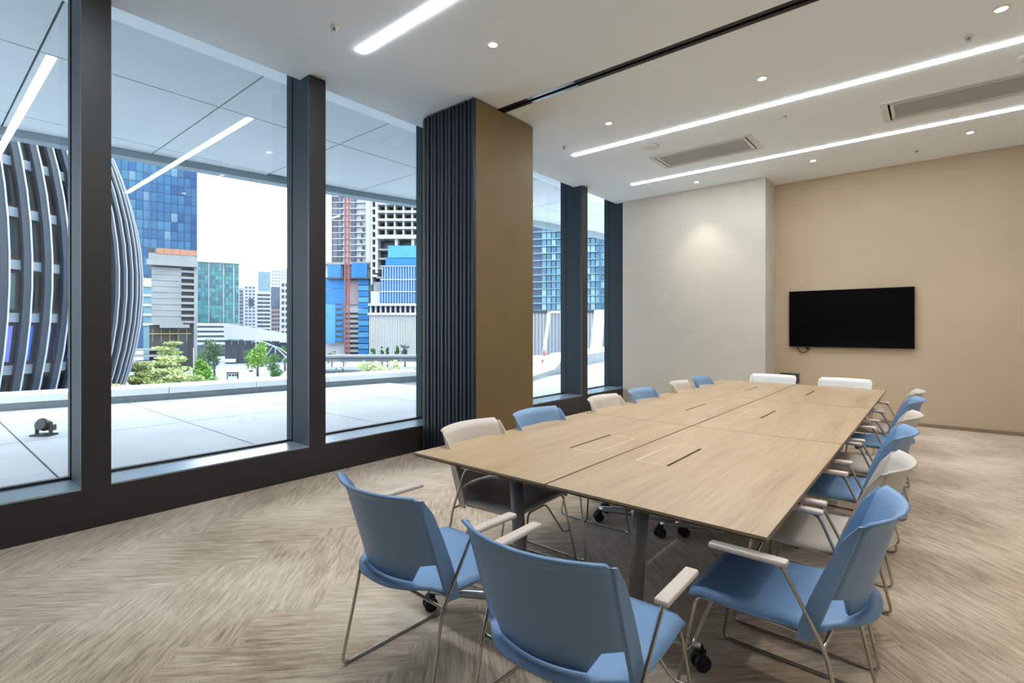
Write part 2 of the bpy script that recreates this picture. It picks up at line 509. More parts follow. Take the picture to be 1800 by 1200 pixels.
# window wall: dark low plinth, sill, frames, panes
PL = 0.285
pl = MB()
pl.box(GLASS - 0.03, WIN, YB, YF + 0.3, 0.0, PL)
tag(pl.build('wall_left', 'frame_bronze'), 'low dark bronze plinth under the windows', kind='structure')
MUL = [-0.80, 0.893, 2.587, 4.26, 5.88, 7.49, 9.02]
hw = 0.085
edges = [YB] + MUL
for n in range(len(MUL)):
    y0 = (YB if n == 0 else MUL[n - 1] + hw) ; y1 = MUL[n] - hw
    w = struct('window_%d' % (n + 1), loc=(0, 0, 0))
    MB().box(GLASS - 0.012, GLASS + 0.012, y0, y1, PL + 0.01, 4.1).build('pane', 'window_glass', w)
    MB().box(GLASS - 0.02, WIN + 0.004, y0, y1, PL, PL + 0.012).build('sill', 'sill_alu', w)
    MB().box(GLASS - 0.025, GLASS + 0.025, y0, y1, PL + 0.012, PL + 0.03).build('gasket', 'frame_bronze', w)
    m = MB().box(GLASS - 0.06, WIN - 0.03, MUL[n] - hw, MUL[n] + hw, PL, 4.16).build('mullion', 'frame_alu', w)
    MB().box(WIN - 0.03, WIN + 0.006, MUL[n] - hw, MUL[n] + hw, PL - 0.002, H).build('mullion_face', 'frame_bronze', m)
    for s in (-1, 1):
        MB().box(GLASS + 0.03, GLASS + 0.055, MUL[n] + s * hw - (0 if s > 0 else 0.006), MUL[n] + s * hw + (0.006 if s > 0 else 0), PL + 0.012, 4.1).build('glazing_bead', 'frame_alu', m)
hd = MB().box(GLASS - 0.1, -4.79, YB, YR, 4.10, 4.16)
tag(hd.build('trim_1', 'frame_alu'), 'window head frame hidden above the ceiling edge', kind='structure')

# ------------------------------------------------------------------ ceiling fittings
strip_labels = ['linear ceiling light above the near end of the room, second from the window mullion',
                'linear ceiling light slot nearest the camera, left of the partition track',
                'long linear ceiling light between the partition track and the air vents',
                'long linear ceiling light nearest the far wall',
                ]
strip_labels[0] = 'linear ceiling light above the viewer, seen as the leftmost streak reflected in the glass'
for n, (a, b, y) in enumerate(STRIPS):
    t = thing('linear_light', strip_labels[n], 'ceiling light', ((a + b) / 2, y, H), 0, 'linear ceiling lights')
    L2 = (b - a) / 2
    MB().box(-L2 + 0.004, L2 - 0.004, -SW + 0.004, SW - 0.004, -0.007, 0.030).build('diffuser', 'strip_glow', t)
    c = MB()
    for s in (-1, 1):
        c.box(-L2 + 0.001, L2 - 0.001, s * SW - (0.004 if s > 0 else -0.001), s * SW - (0.001 if s > 0 else -0.004), 0.0, 0.06)
    c.box(-L2 + 0.001, L2 - 0.001, -SW + 0.001, SW - 0.001, 0.06, 0.066)
    c.build('housing', 'white_plastic', t)

def spot(parent, power, angle, col=(1.0, 0.92, 0.80)):
    d = bpy.data.lights.new('spot_lamp', 'SPOT')
    d.energy = power; d.spot_size = math.radians(angle); d.spot_blend = 0.75
    d.shadow_soft_size = 0.035; d.color = col
    o = bpy.data.objects.new('spot_lamp', d); COL.objects.link(o)
    o.parent = parent; o.location = (0, 0, -0.012)
    return o
trim_me = MB().lathe([(0.035, 0.0), (0.040, -0.004), (0.052, -0.006), (0.056, -0.003), (0.056, 0.0)], 24).mesh('trim_ring', 'white_plastic', True)
lens_me = MB().lathe([(0.034, -0.003), (0.033, -0.0055), (0.02, -0.007)], 24).mesh('lens', 'lens_glow', True)
DL = [(-2.92, 3.25, 'round downlight in the ceiling between the window and the partition track'),
      (-2.98, 5.37, 'round downlight just beyond the stacked partition panels'),
      (-1.30, 5.37, 'round downlight midway along the partition track side of the long light'),
      (0.385, 5.37, 'round downlight in the top right corner of the picture'),
      (-3.05, 8.45, 'round downlight washing the pale projecting wall'),
      (-1.37, 8.47, 'round downlight above the television'),
      (0.33, 8.50, 'round downlight over the far right stretch of beige wall'),
      (-1.30, 3.25, 'round downlight over the near end of the table'), (0.385, 3.25, 'round downlight right of the near end of the table'),]
for x, y, lb in DL:
    t = thing('downlight', lb, 'downlight', (x, y, H), 0, 'round ceiling downlights')
    link(trim_me, 'trim_ring', t); link(lens_me, 'lens', t)
    spot(t, SPOT_POWER, 78)

def sprinkler(x, y, lb):
    t = thing('sprinkler_head', lb, 'sprinkler', (x, y, H), 0, 'ceiling sprinkler heads')
    MB().lathe([(0.036, 0.0), (0.036, -0.006), (0.030, -0.012), (0.012, -0.014)], 20).build('escutcheon', 'white_plastic', t, smooth=True)
    MB().lathe([(0.010, -0.012), (0.010, -0.030), (0.022, -0.033), (0.022, -0.036), (0.004, -0.037)], 16).build('deflector', 'sprinkler_metal', t, smooth=True)
sprinkler(-3.74, 2.24, 'small sprinkler head in the ceiling between the window and the nearest light')
sprinkler(-3.82, 5.67, 'small sprinkler head near the left end of the long light')
sprinkler(0.21, 5.70, 'small sprinkler head beside the top right downlight')
sprinkler(-1.32, 6.46, 'small sprinkler head between the two long lights')
sprinkler(-0.2, 8.85, 'small sprinkler head close to the recessed wall')
t = thing('ceiling_speaker', 'flush round white ceiling speaker beside the left air vent', 'speaker', (-2.93, 6.41, H))
MB().lathe([(0.10, 0.0), (0.10, -0.006), (0.088, -0.010), (0.02, -0.011)], 32).build('grille', 'white_plastic', t, smooth=True)
MB().lathe([(0.115, 0.0), (0.115, -0.004), (0.098, -0.006)], 32).build('rim', 'grille_grey', t, smooth=True)
t = thing('smoke_detector', 'round white detector at the right edge between the lights', 'detector', (0.62, 6.44, H))
MB().lathe([(0.055, 0.0), (0.055, -0.012), (0.045, -0.02)], 24).build('base', 'white_plastic', t, smooth=True)
MB().lathe([(0.035, -0.018), (0.033, -0.036), (0.02, -0.042)], 24).build('sensor_cap', 'grille_grey', t, smooth=True)

for n, (x0, x1, y0, y1) in enumerate(AC):
    t = thing('air_vent', ['rectangular white air vent left of the smaller gap between the lights', 'wide white air vent at the right edge of the ceiling', 'white air vent in the ceiling over the camera'][n], 'air vent', ((x0 + x1) / 2, (y0 + y1) / 2, H), 0, 'rectangular ceiling air vents')
    if n == 0: t['label'] = 'rectangular white air vent above the pale projecting wall, left of the other vent'
    X, Y = (x1 - x0) / 2, (y1 - y0) / 2
    f = MB(); fw = 0.045
    f.box(-X - 0.02, X + 0.02, -Y - 0.02, -Y + fw, -0.012, 0.0); f.box(-X - 0.02, X + 0.02, Y - fw, Y + 0.02, -0.012, 0.0)
    f.box(-X - 0.02, -X + fw, -Y + fw, Y - fw, -0.012, 0.0); f.box(X - fw, X + 0.02, -Y + fw, Y - fw, -0.012, 0.0)
    f.build('frame', 'white_plastic', t, bevel=0.004)
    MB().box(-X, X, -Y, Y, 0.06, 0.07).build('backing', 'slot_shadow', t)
    X2, Y2 = X - fw - 0.05, Y - fw - 0.05
    p = MB(); 
    p.box(-X2 - 0.03, X2 + 0.03, -Y2 - 0.03, -Y2, -0.01, 0.012); p.box(-X2 - 0.03, X2 + 0.03, Y2, Y2 + 0.03, -0.01, 0.012)
    p.box(-X2 - 0.03, -X2, -Y2, Y2, -0.01, 0.012); p.box(X2, X2 + 0.03, -Y2, Y2, -0.01, 0.012)
    p.build('inner_frame', 'white_plastic', t)
    g = MB()
    q = -Y2 + 0.006
    while q < Y2 - 0.004:
        g.box(-X2, X2, q, q + 0.011, -0.004, 0.006); q += 0.017
    g.build('grille', 'grille_grey', t)['kind'] = 'stuff'

# partition track in the ceiling
t = thing('partition_track', 'dark metal track running across the ceiling for the folding partition', 'ceiling track', (0, TRACK_Y, H))
k = MB(); 
for s in (-1, 1):
    k.box(-4.49, XR - 0.01, s * 0.064 - (0.045 if s > 0 else 0), s * 0.064 + (0 if s > 0 else 0.045), 0.0, 0.02)
k.box(-4.49, XR - 0.01, -0.062, 0.062, 0.07, 0.085)
k.build('rail', 'track_dark', t)
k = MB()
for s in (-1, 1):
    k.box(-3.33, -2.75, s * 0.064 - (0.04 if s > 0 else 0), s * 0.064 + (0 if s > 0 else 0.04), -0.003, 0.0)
k.build('rail_reflection', 'track_light', t)  # pale strips painted in for a reflection on the dark rail

# ------------------------------------------------------------------ folding partition, stacked by the window
t = thing('folding_partition', 'tall stacked folding partition with dark grooved edges and bronze gold face', 'partition', (-3.72, 3.84, 0))
PD, PTOP = 1.02, H - 0.018
nP = 7; pitch = 0.118
for n in range(nP):
    x1 = -n * pitch
    x0 = x1 - 0.100
    p = MB().box(x0 + 0.008, x1 - 0.008, 0.030, PD - 0.03, 0.02, PTOP).build('panel', 'partition_groove', t)
    for (a, b) in ((x0, x0 + 0.010), (x1 - 0.010, x1)):
        MB().box(a, b, 0.034, PD, 0.015, PTOP).build('panel_face', 'partition_gold', p, bevel=0.002, seg=1)
    e = MB()
    e.box(x0, x0 + 0.034, 0.004, 0.034, 0.02, PTOP)
    e.box(x1 - 0.040, x1, -0.006, 0.034, 0.02, PTOP)
    e.box(x0 + 0.010, x1 - 0.010, PD - 0.03, PD, 0.02, PTOP)
    e.build('edge_profile', 'partition_edge', p, bevel=0.003, seg=1)
    MB().tube([((x0 + x1) / 2, TRACK_Y - 3.84, PTOP), ((x0 + x1) / 2, TRACK_Y - 3.84, H + 0.02)], 0.012, 8).build('hanger', 'track_light', p)
MB().box(-0.900, -0.862, 0.10, 0.16, 0.0, PTOP).build('wall_post', 'partition_groove', t)
MB().box(-0.862, -0.834, 0.04, 0.10, 0.0, PTOP).build('gold_jamb', 'partition_gold', t)

# ------------------------------------------------------------------ tables
def make_table():
    t = thing('conference_table', '', 'table')
    Lh, Wh, T = 0.8845, 0.4505, 0.73
    fx0, fx1, fy0, fy1 = 0.167, 0.332, -0.235, 0.245      # flap opening
    sx = 0.151                                             # slot side
    xs = [-Wh, sx, fx1, Wh]; ys = [-Lh, fy0, fy1, Lh]
    top = MB()
    for i in range(3):
        for j in range(3):
            if i == 1 and j == 1: continue
            for z, flip in ((T, False), (T - 0.018, True)):
                q = [(xs[i], ys[j], z), (xs[i + 1], ys[j], z), (xs[i + 1], ys[j + 1], z), (xs[i], ys[j + 1], z)]
                top.add(q[::-1] if flip else q, [(0, 1, 2, 3)])
    for (x0, y0, x1, y1) in ((sx, fy0, sx, fy1), (sx, fy1, fx1, fy1), (fx1, fy1, fx1, fy0), (fx1, fy0, sx, fy0)):
        top.add([(x0, y0, T), (x1, y1, T), (x1, y1, T - 0.018), (x0, y0, T - 0.018)], [(0, 1, 2, 3)])
    tp = top.build('tabletop', 'oak_veneer', t)
    ed = MB()                                              # edge band and chamfered underside
    for (x0, y0, x1, y1) in ((-Wh, -Lh, Wh, -Lh), (Wh, -Lh, Wh, Lh), (Wh, Lh, -Wh, Lh), (-Wh, Lh, -Wh, -Lh)):
        k = 0.97
        ed.add([(x0, y0, T), (x0, y0, T - 0.011), (x1, y1, T - 0.011), (x1, y1, T)], [(0, 1, 2, 3)])
        ed.add([(x0, y0, T - 0.011), (x0 - math.copysign(0.03, x0), y0 - math.copysign(0.03, y0), T - 0.028), (x1 - math.copysign(0.03, x1), y1 - math.copysign(0.03, y1), T - 0.028), (x1, y1, T - 0.011)], [(0, 1, 2, 3)])
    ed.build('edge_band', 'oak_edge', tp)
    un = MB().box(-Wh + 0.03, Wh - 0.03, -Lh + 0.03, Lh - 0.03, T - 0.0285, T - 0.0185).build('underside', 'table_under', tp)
    fb = MB().box(fx0, fx1 - 0.002, fy0 + 0.002, fy1 - 0.002, T - 0.016, T).build('cable_flap', 'oak_veneer', t)
    ft = MB()
    ft.box(fx1 - 0.004, fx1 + 0.002, fy0, fy1, T - 0.004, T + 0.0006)
    ft.box(fx0 + 0.02, fx1 - 0.004, fy1 - 0.004, fy1 + 0.002, T - 0.004, T + 0.0006)
    ft.box(fx0 + 0.02, fx1 - 0.004, fy0 - 0.002, fy0 + 0.004, T - 0.004, T + 0.0006)
    ft.build('flap_highlight', 'flap_highlight', fb)
    MB().box(sx + 0.0005, fx0 - 0.0005, fy0 + 0.001, fy1 - 0.001, T - 0.017, T - 0.006).build('cable_slot', 'slot_dark', t)
    # support beam under the top
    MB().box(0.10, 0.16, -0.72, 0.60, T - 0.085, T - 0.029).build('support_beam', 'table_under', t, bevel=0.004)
    for (x, y, dx, cas) in ((0.185, -0.765, 0.05, ((-0.41, -0.24), (0.33, 0.17))), (0.10, 0.65, 0.045, ((-0.27, -0.07), (0.32, 0.06)))):
        lg = MB().tube([(x + dx, y, 0.10), (x, y, T - 0.029)], 0.0325, 20).build('leg', 'leg_grey', t, smooth=False)
        for p in lg.data.polygons: p.use_smooth = len(p.vertices) == 4
        MB().box(x - 0.06, x + 0.06, y - 0.06, y + 0.06, T - 0.045, T - 0.029).build('mount_plate', 'table_under', lg)
        MB().lathe([(0.045, 0.075), (0.045, 0.115), (0.036, 0.13)], 20, x + dx, y).build('hub', 'foot_alu', lg, smooth=False)
        for (cx, cy) in cas:
            ex, ey = x + dx + cx, y + cy
            pts = [(x + dx + cx * u, y + cy * u, 0.105 - 0.012 * u * u) for u in (0.05, 0.3, 0.6, 0.85, 1.0)]
            MB().tube(pts, [0.030, 0.028, 0.024, 0.020, 0.014], 10).build('foot', 'foot_alu', t, smooth=True)
            ang = math.atan2(cy, cx)
            cs = MB()
            for s in (-1, 1):
                wv = []
                n = 18
                for q in (0.009, 0.026):
                    off = s * q
                    wv.append((ex - math.sin(ang + 0.6) * off, ey + math.cos(ang + 0.6) * off, 0.034))
                cs.tube(wv, 0.034, n)
            w = cs.build('caster', 'black_rubber', t)
            MB().tube([(ex, ey, 0.04), (ex, ey, 0.098)], 0.012, 10).build('caster_stem', 'black_rubber', w)
            MB().box(ex - 0.02, ex + 0.02, ey - 0.02, ey + 0.02, 0.055, 0.082).build('caster_hood', 'black_rubber', w, bevel=0.008)
    return t
TX = -1.335
table = make_table()
TL = ['oak conference table at the window side of the near end', 'oak conference table in the middle of the window side row', 'oak conference table at the window side of the far end',
      'oak conference table at the near end on the right, closest to the camera', 'oak conference table in the middle of the right row', 'oak conference table at the far end on the right, under the television']
for n in range(6):
    o = table if n == 0 else copy_tree(table)
    row = n % 3
    yc = 1.83 + 0.8875 + row * 1.776
    if n < 3: o.location = (TX - 0.455, yc, 0)
    else: o.location = (TX + 0.455, yc, 0); o.rotation_euler = (0, 0, PI)
    tag(o, TL[n], 'table', 'oak conference tables pushed together')

# ------------------------------------------------------------------ chairs (facing +y in their own frame)
def shell_mesh(name, fn, nu, nv, m, th):
    vs = []; fs = []
    for j in range(nv + 1):
        for i in range(nu + 1):
            vs.append(fn(i / nu * 2 - 1, j / nv))
    for j in range(nv):
        for i in range(nu):
            a = j * (nu + 1) + i
            fs.append((a, a + 1, a + nu + 2, a + nu + 1))
    mb = MB(); mb.v = vs; mb.f = fs
    return mb.mesh(name, m, True)

TOPZ, BOTZ = 0.83, 0.43
def rail_y(z):          # back rail lean
    k = (z - BOTZ) / (TOPZ - BOTZ)
    return -0.165 - 0.135 * k
def back_fn(u, v):      # v 0 bottom .. 1 top
    z = 0.488 + (TOPZ - 0.488) * v
    # half width: narrow at the bottom, notched, full above
    hwid = 0.249
    if v < 0.22:
        k = v / 0.22
        hwid = 0.150 + 0.048 * k
    x = u * hwid
    k = (z - BOTZ) / (TOPZ - BOTZ)
    bulge = 0.100 - 0.025 * k
    y = rail_y(z) - bulge * (1 - (x / 0.25) ** 2)
    if v > 0.9:
        y -= 0.022 * ((v - 0.9) / 0.1) ** 1.6
    return (x, y, z)
def seat_fn(u, v):      # v 0 front .. 1 rear
    x = u * (0.252 - 0.012 * (1 - v) ** 3)
    yr = -0.328 + 0.150 * abs(u) ** 2.6
    y = 0.240 + (yr - 0.240) * v
    z = 0.458 - 0.020 * math.sin(PI * min(1, v * 1.15)) * (1 - u * u * 0.6)
    if v < 0.14:
        z -= 0.016 * ((0.14 - v) / 0.14) ** 2
    if v > 0.72:
        k = (v - 0.72) / 0.28
        z += 0.012 * k * k * (1 - 0.4 * u * u)
    z -= 0.022 * max(0, abs(u) - 0.86) / 0.14
    return (x, y, z)

def frame_side(s):
    pts = [(s * 0.300, 0.125, 0.655), (s * 0.300, -0.085, 0.655), (s * 0.268, -0.205, 0.40), (s * 0.280, -0.290, 0.008), (s * 0.280, 0.290, 0.008), (s * 0.235, 0.215, 0.428), (s * 0.235, -0.13, 0.424)]
    return fillet(pts, 0.035, 4)

def make_chair(mname):
    t = thing('armchair', '', 'chair')
    st = link(shell_mesh('seat', seat_fn, 16, 18, mname, 0.01), 'seat', t)
    so = st.modifiers.new('thick', 'SOLIDIFY'); so.thickness = 0.013; so.offset = -1
    bk = link(shell_mesh('backrest', back_fn, 18, 30, mname, 0.01), 'backrest', t)
    so = bk.modifiers.new('thick', 'SOLIDIFY'); so.thickness = 0.012; so.offset = 0
    for s in (-1, 1):
        r = MB()
        zz = [0.415, 0.47, 0.56, 0.66, 0.76, TOPZ - 0.012]
        ww = [0.040, 0.050, 0.050, 0.044, 0.032, 0.006]
        for q in range(len(zz) - 1):
            a = []; 
            for z, w in ((zz[q], ww[q]), (zz[q + 1], ww[q + 1])):
                yb = rail_y(z)
                a.append([(s * 0.247, yb - 0.008, z), (s * 0.259, yb - 0.004, z), (s * 0.266, yb + w, z), (s * 0.256, yb + w, z)])
            if s < 0: a = [k[::-1] for k in a]
            r.hexa(a[0], a[1])
        r.build('back_rail', mname, t)
        MB().tube(frame_side(s), 0.0065, 8).build('sled_frame', 'chrome', t, smooth=True)
        p = MB().box(s * 0.300 - 0.022, s * 0.300 + 0.022, -0.105, 0.145, 0.653, 0.672)
        p.build('arm_pad', 'arm_pad', t, bevel=0.007)
    MB().tube(fillet([(-0.256, 0.250, 0.22), (-0.20, 0.245, 0.22), (-0.09, 0.19, 0.405), (0.09, 0.19, 0.405), (0.20, 0.245, 0.22), (0.256, 0.250, 0.22)], 0.03, 3), 0.0058, 8).build('cross_bar', 'chrome', t, smooth=True)
    MB().tube([(-0.268, -0.195, 0.405), (0.268, -0.195, 0.405)], 0.0065, 8).build('rear_bar', 'chrome', t, smooth=True)
    return t
proto = {k: make_chair(k) for k in ('chair_blue', 'chair_greige', 'chair_greige_daylit')}
used = set()
def put_chair(kind, x, y, rz, label, group):
    o = proto[kind] if kind not in used else copy_tree(proto[kind])
    used.add(kind)
    o.location = (x, y, 0); o.rotation_euler = (0, 0, rz)
    tag(o, label, 'chair', group)
g_near, g_right, g_left, g_far = 'armchairs at the near end of the table', 'armchairs along the right side of the table', 'armchairs along the window side of the table', 'armchairs at the far end of the table'
put_chair('chair_blue', -1.63, 1.465, math.radians(-2), 'blue plastic armchair at the near table end on the window side, seen from behind', g_near)
put_chair('chair_blue', -0.885, 1.44, math.radians(1), 'large blue plastic armchair at the bottom of the picture, back turned to the camera', g_near)
order = ['blue', 'greige'] * 3
rl = ['blue plastic armchair at the right side of the table, closest to the camera', 'greige armchair second from the camera on the right side',
      'blue armchair third from the camera on the right side', 'greige armchair fourth from the camera on the right side',
      'blue armchair fifth from the camera on the right side', 'greige armchair farthest from the camera on the right side']
for n, (y, dx, a) in enumerate([(2.13, -0.005, -1), (2.86, 0.0, -1), (3.73, -0.01, 1), (4.47, 0.0, -2), (5.45, 0.0, 1), (6.17, -0.01, -1)]):
    put_chair('chair_' + order[n], -0.46 + dx, y, PI / 2 + math.radians(a), rl[n], g_right)
order = ['greige', 'blue'] * 3
ll = ['greige armchair on the window side nearest the camera, in front of the stacked partition', 'blue armchair on the window side in front of the bronze gold panel',
      'greige armchair on the window side just right of the bronze gold panel', 'blue armchair on the window side below the far window edge',
      'greige armchair second from the far end on the window side', 'blue armchair at the far end of the window side']
for n, (y, dx, a) in enumerate([(2.29, 0.0, 3), (2.95, 0.0, -1), (3.93, 0.0, 0), (4.63, 0.02, 1), (5.58, 0.03, 0), (6.24, 0.03, 1)]):
    put_chair('chair_' + order[n], -1.92 + dx, y, -PI / 2 + math.radians(a), ll[n], g_left)
put_chair('chair_greige_daylit', -1.60, 6.87, PI + math.radians(1), 'greige armchair painted daylight white at the far end of the table, left of the two', g_far)
put_chair('chair_greige_daylit', -0.83, 6.84, PI - math.radians(1), 'greige armchair painted daylight white at the far end of the table, right of the two', g_far)

# ------------------------------------------------------------------ television and wall box
t = thing('television', 'large black flat television mounted on the recessed beige wall', 'television', (-1.053, YR, 1.584))
MB().box(-0.82, 0.82, -0.062, -0.030, -0.457, 0.457).build('casing', 'tv_black', t, bevel=0.004)
MB().box(-0.812, 0.812, -0.0632, -0.062, -0.445, 0.449).build('screen', 'tv_screen', t)
MB().box(-0.35, 0.35, -0.030, -0.002, -0.22, 0.22).build('wall_mount', 'tv_black', t)
cb = [(-0.70, -0.035, -0.44), (-0.695, -0.03, -0.50), (-0.65, -0.025, -0.545), (-0.60, -0.022, -0.55), (-0.55, -0.025, -0.51), (-0.53, -0.03, -0.45)]
MB().tube(fillet(cb, 0.05, 4), 0.006, 8).build('cable_loop', 'cable_black', t, smooth=True)
MB().box(-0.58, -0.53, -0.055, -0.02, -0.49, -0.455).build('cable_plug', 'cable_black', t, bevel=0.004)
t = thing('wall_box', 'dark grey box on the wall behind the far whitened chair', 'wall box', (-1.87, YR, 0.60))
MB().box(-0.14, 0.14, -0.055, -0.001, -0.07, 0.085).build('box_body', 'box_grey', t, bevel=0.006)
MB().box(-0.12, 0.12, -0.062, -0.055, -0.05, 0.06).build('box_lid', 'box_grey', t, bevel=0.003)

# ------------------------------------------------------------------ terrace outside
TZ = 0.10
sof = struct('terrace_soffit', 'pale panelled soffit over the terrace')
SZ = 4.24
def edge_x(y):
    pts = [(-8, -11.2), (0.9, -10.0), (5.3, -9.25), (7.2, -8.75), (10.5, -8.0), (13.5, -7.5), (24, -6.4)]
    for (a, xa), (b, xb) in zip(pts, pts[1:]):
        if y <= b: return xa + (xb - xa) * (y - a) / (b - a)
    return pts[-1][1]
YJ = [0.893 - 1.694 * 5 + 1.694 * k for k in range(17)]
g = 0.010
def soffit_panel(x0, x1, y0, y1):
    """x0 > x1 (towards the outer edge); clipped on the curved edge"""
    ea, eb = edge_x(y0), edge_x(y1)
    a, b = max(x1, ea), max(x1, eb)
    if a > x0 - 0.15 and b > x0 - 0.15: return
    a, b = min(a, x0 - 0.02), min(b, x0 - 0.02)
    MB().prism([(a + g, y0 + g), (x0 - g, y0 + g), (x0 - g, y1 - g), (b + g, y1 - g)], SZ, SZ + 0.05).build('panel', 'soffit_panel', sof)
for y0, y1 in zip(YJ, YJ[1:]):
    soffit_panel(GLASS - 0.07, -7.0, y0, y1)
    soffit_panel(-7.0, -9.3, y0, y1)
    soffit_panel(-9.3, -13, y0, y1)
    a, b = edge_x(y0), edge_x(y1)
    MB().prism([(a - 0.25, y0), (a, y0), (b, y1), (b - 0.25, y1)], SZ - 0.11, SZ + 0.4).build('fascia', 'fascia_grey', sof)
    MB().prism([(min(a, -5.2), y0), (GLASS - 0.05, y0), (GLASS - 0.05, y1), (min(b, -5.2), y1)], SZ + 0.06, SZ + 0.30).build('roof_deck', 'fascia_grey', sof)

ter = struct('terrace', 'pale paved terrace outside the windows')
PAR = [(-13.2, -9), (-12.2, -3), (-11.55, 0.9), (-11.0, 3.2), (-10.6, 6.2), (-10.2, 8.5), (-8.6, 9.2), (-7.8, 10.1), (-8.8, 12.6), (-9.2, 13.6), (-9.95, 16.5), (-11.2, 21.5)]
def par_x(y):
    for (xa, a), (xb, b) in zip(PAR, PAR[1:]):
        if y <= b: return xa + (xb - xa) * (y - a) / (b - a)
    return PAR[-1][0]
def mid_x(y):
    return min(-8.35, par_x(y) + 1.75)
bed = MB()
for y0, y1 in zip(YJ, YJ[1:]):
    pa, pb = par_x(y0), par_x(y1)
    bed.prism([(-13.5 if y0 < 9 else -12, y0), (GLASS - 0.03, y0), (GLASS - 0.03, y1), (-13.5 if y0 < 9 else -12, y1)], TZ - 0.3, TZ - 0.03)
    cols = [(GLASS - 0.04, GLASS - 0.04), (-8.2, -8.2), (mid_x(y0), mid_x(y1)), (pa + 0.02, pb + 0.02)]
    for (a0, a1), (b0, b1) in zip(cols, cols[1:]):
        if b0 > a0 - 0.1 or b1 > a1 - 0.1:
            continue
        MB().prism([(b0 + g, y0 + g), (a0 - g, y0 + g), (a1 - g, y1 - g), (b1 + g, y1 - g)], TZ - 0.03, TZ).build('paver', 'paver', ter)
bed.build('paver_bed', 'paver_bed', ter)

par = thing('parapet', 'low white parapet with coping stones along the terrace edge', 'parapet')
def par_top(k):
    return 0.34 if k < 8 else 0.60
for k in range(len(PAR) - 1):
    (xa, ya), (xb, yb) = PAR[k], PAR[k + 1]
    d = Vector((xb - xa, yb - ya)); L_ = d.length; d.normalize(); nn = Vector((-d.y, d.x))
    z0, z1 = (par_top(k), par_top(k)) if k != 8 else (0.34, 0.60)
    o = nn * 0.35; i_ = nn * 0.03
    A, B = Vector((xa, ya)), Vector((xb, yb))
    def q(p, z): return (p.x, p.y, z)
    MB().hexa([q(A + i_, TZ - 0.3), q(A + o, TZ - 0.3), q(B + o, TZ - 0.3), q(B + i_, TZ - 0.3)][::-1], [q(A + i_, z0 - 0.11), q(A + o, z0 - 0.11), q(B + o, z1 - 0.11), q(B + i_, z1 - 0.11)][::-1]).build('parapet_wall', 'parapet_dark', par)
    n = max(1, round(L_ / 2.0))
    for s in range(n):
        u0, u1 = s / n, (s + 1) / n
        P0 = A + (B - A) * u0 + d * 0.006; P1 = A + (B - A) * u1 - d * 0.006
        zz0, zz1 = z0 + (z1 - z0) * u0, z0 + (z1 - z0) * u1
        oo = nn * 0.42
        MB().hexa([q(P0, zz0 - 0.12), q(P0 + oo, zz0 - 0.12), q(P1 + oo, zz1 - 0.12), q(P1, zz1 - 0.12)][::-1], [q(P0, zz0), q(P0 + oo, zz0 + 0.03), q(P1 + oo, zz1 + 0.03), q(P1, zz1)][::-1]).build('coping', 'parapet_white', par)

t = thing('terrace_floodlight', 'small dark floodlight standing on the terrace paving', 'floodlight', (-8.5, 1.13, TZ), 0.7)
MB().box(-0.11, 0.11, -0.08, 0.08, 0, 0.02).build('base_plate', 'lamp_dark', t)
for s in (-1, 1):
    MB().box(s * 0.085 - 0.008, s * 0.085 + 0.008, -0.02, 0.02, 0.02, 0.17).build('bracket', 'lamp_dark', t)
hd_ = MB().lathe([(0.05, -0.06), (0.07, -0.03), (0.075, 0.05), (0.06, 0.055)], 16).build('lamp_head', 'lamp_dark', t, (0, 0, 0.13), smooth=False)
hd_.rotation_euler = (math.radians(65), 0, 0)
MB().box(-0.06, 0.06, 0.06, 0.11, 0.05, 0.12).build('driver_box', 'lamp_dark', t)

# ------------------------------------------------------------------ the city
GZ = -6.0
def world_at(px, d):
    l = (px - CX) / FPX * d
    return (-S_ * d + C_ * l, C_ * d + S_ * l)
class Site:
    """a building plot d metres in front of the camera axis; x runs along its front"""
    def __init__(s, name, label, cat, px, d, turn=0.0, group=None, base=GZ, face=False):
        s.d = d; s.px = px; s.base = base; s.face = face
        s.tc = math.atan((px - CX) / FPX)
        if face: turn = -math.degrees(s.tc)
        x, y = world_at(px, d)
        s.o = thing(name, label, cat, (x, y, base), YAW + math.radians(turn), group)
    def x(s, px):
        if s.face: return s.d / math.cos(s.tc) * math.tan(math.atan((px - CX) / FPX) - s.tc)
        return (px - s.px) / FPX * s.d
    def z(s, py): return EYE + (HY - py) / FPX * s.d - s.base
    def box(s, name, m, p0, p1, q0, q1, y0=0.0, y1=1.0, parent=None, **k):
        return MB().box(s.x(p0), s.x(p1), y0, y1, s.z(q1), s.z(q0)).build(name, m, parent or s.o, **k)

gr = MB().box(-700, -13.0, -300, 700, GZ - 1, GZ)
tag(gr.build('ground', 'plaza'), 'pale paved plaza and streets below the terrace', kind='structure')

# curved building with vertical fins
ang0 = math.atan((CX - (-300)) / FPX)
dist = 57.0
cxy = world_at(-300, dist * math.cos(ang0))
cb_ = thing('curved_building', 'barrel shaped building wrapped in curved grey vertical fins', 'building', (cxy[0], cxy[1], GZ))
def prof(z):   # z above ground
    return 17.0 - 0.0178 * (z - 11.0) ** 2
TOPB = 27.7
to_cam = math.atan2(-cxy[1], -cxy[0])
core = [(prof(z) - 0.9, z) for z in [i * TOPB / 16 for i in range(17)]]
MB().lathe(core, 72).build('core_wall', 'concrete_dark', cb_, smooth=True)
storeys = [0.0, 1.8, 4.95, 8.1, 11.25, 14.4, 17.55, 20.7, 23.85, TOPB]
for z in storeys[1:]:
    MB().lathe([(prof(z) - 1.2, z - 0.28), (prof(z) - 0.34, z - 0.28), (prof(z) - 0.34, z + 0.28), (prof(z) - 1.2, z + 0.28)], 72).build('floor_band', 'slab_band', cb_)
step = math.radians(3.9)
nf = 64
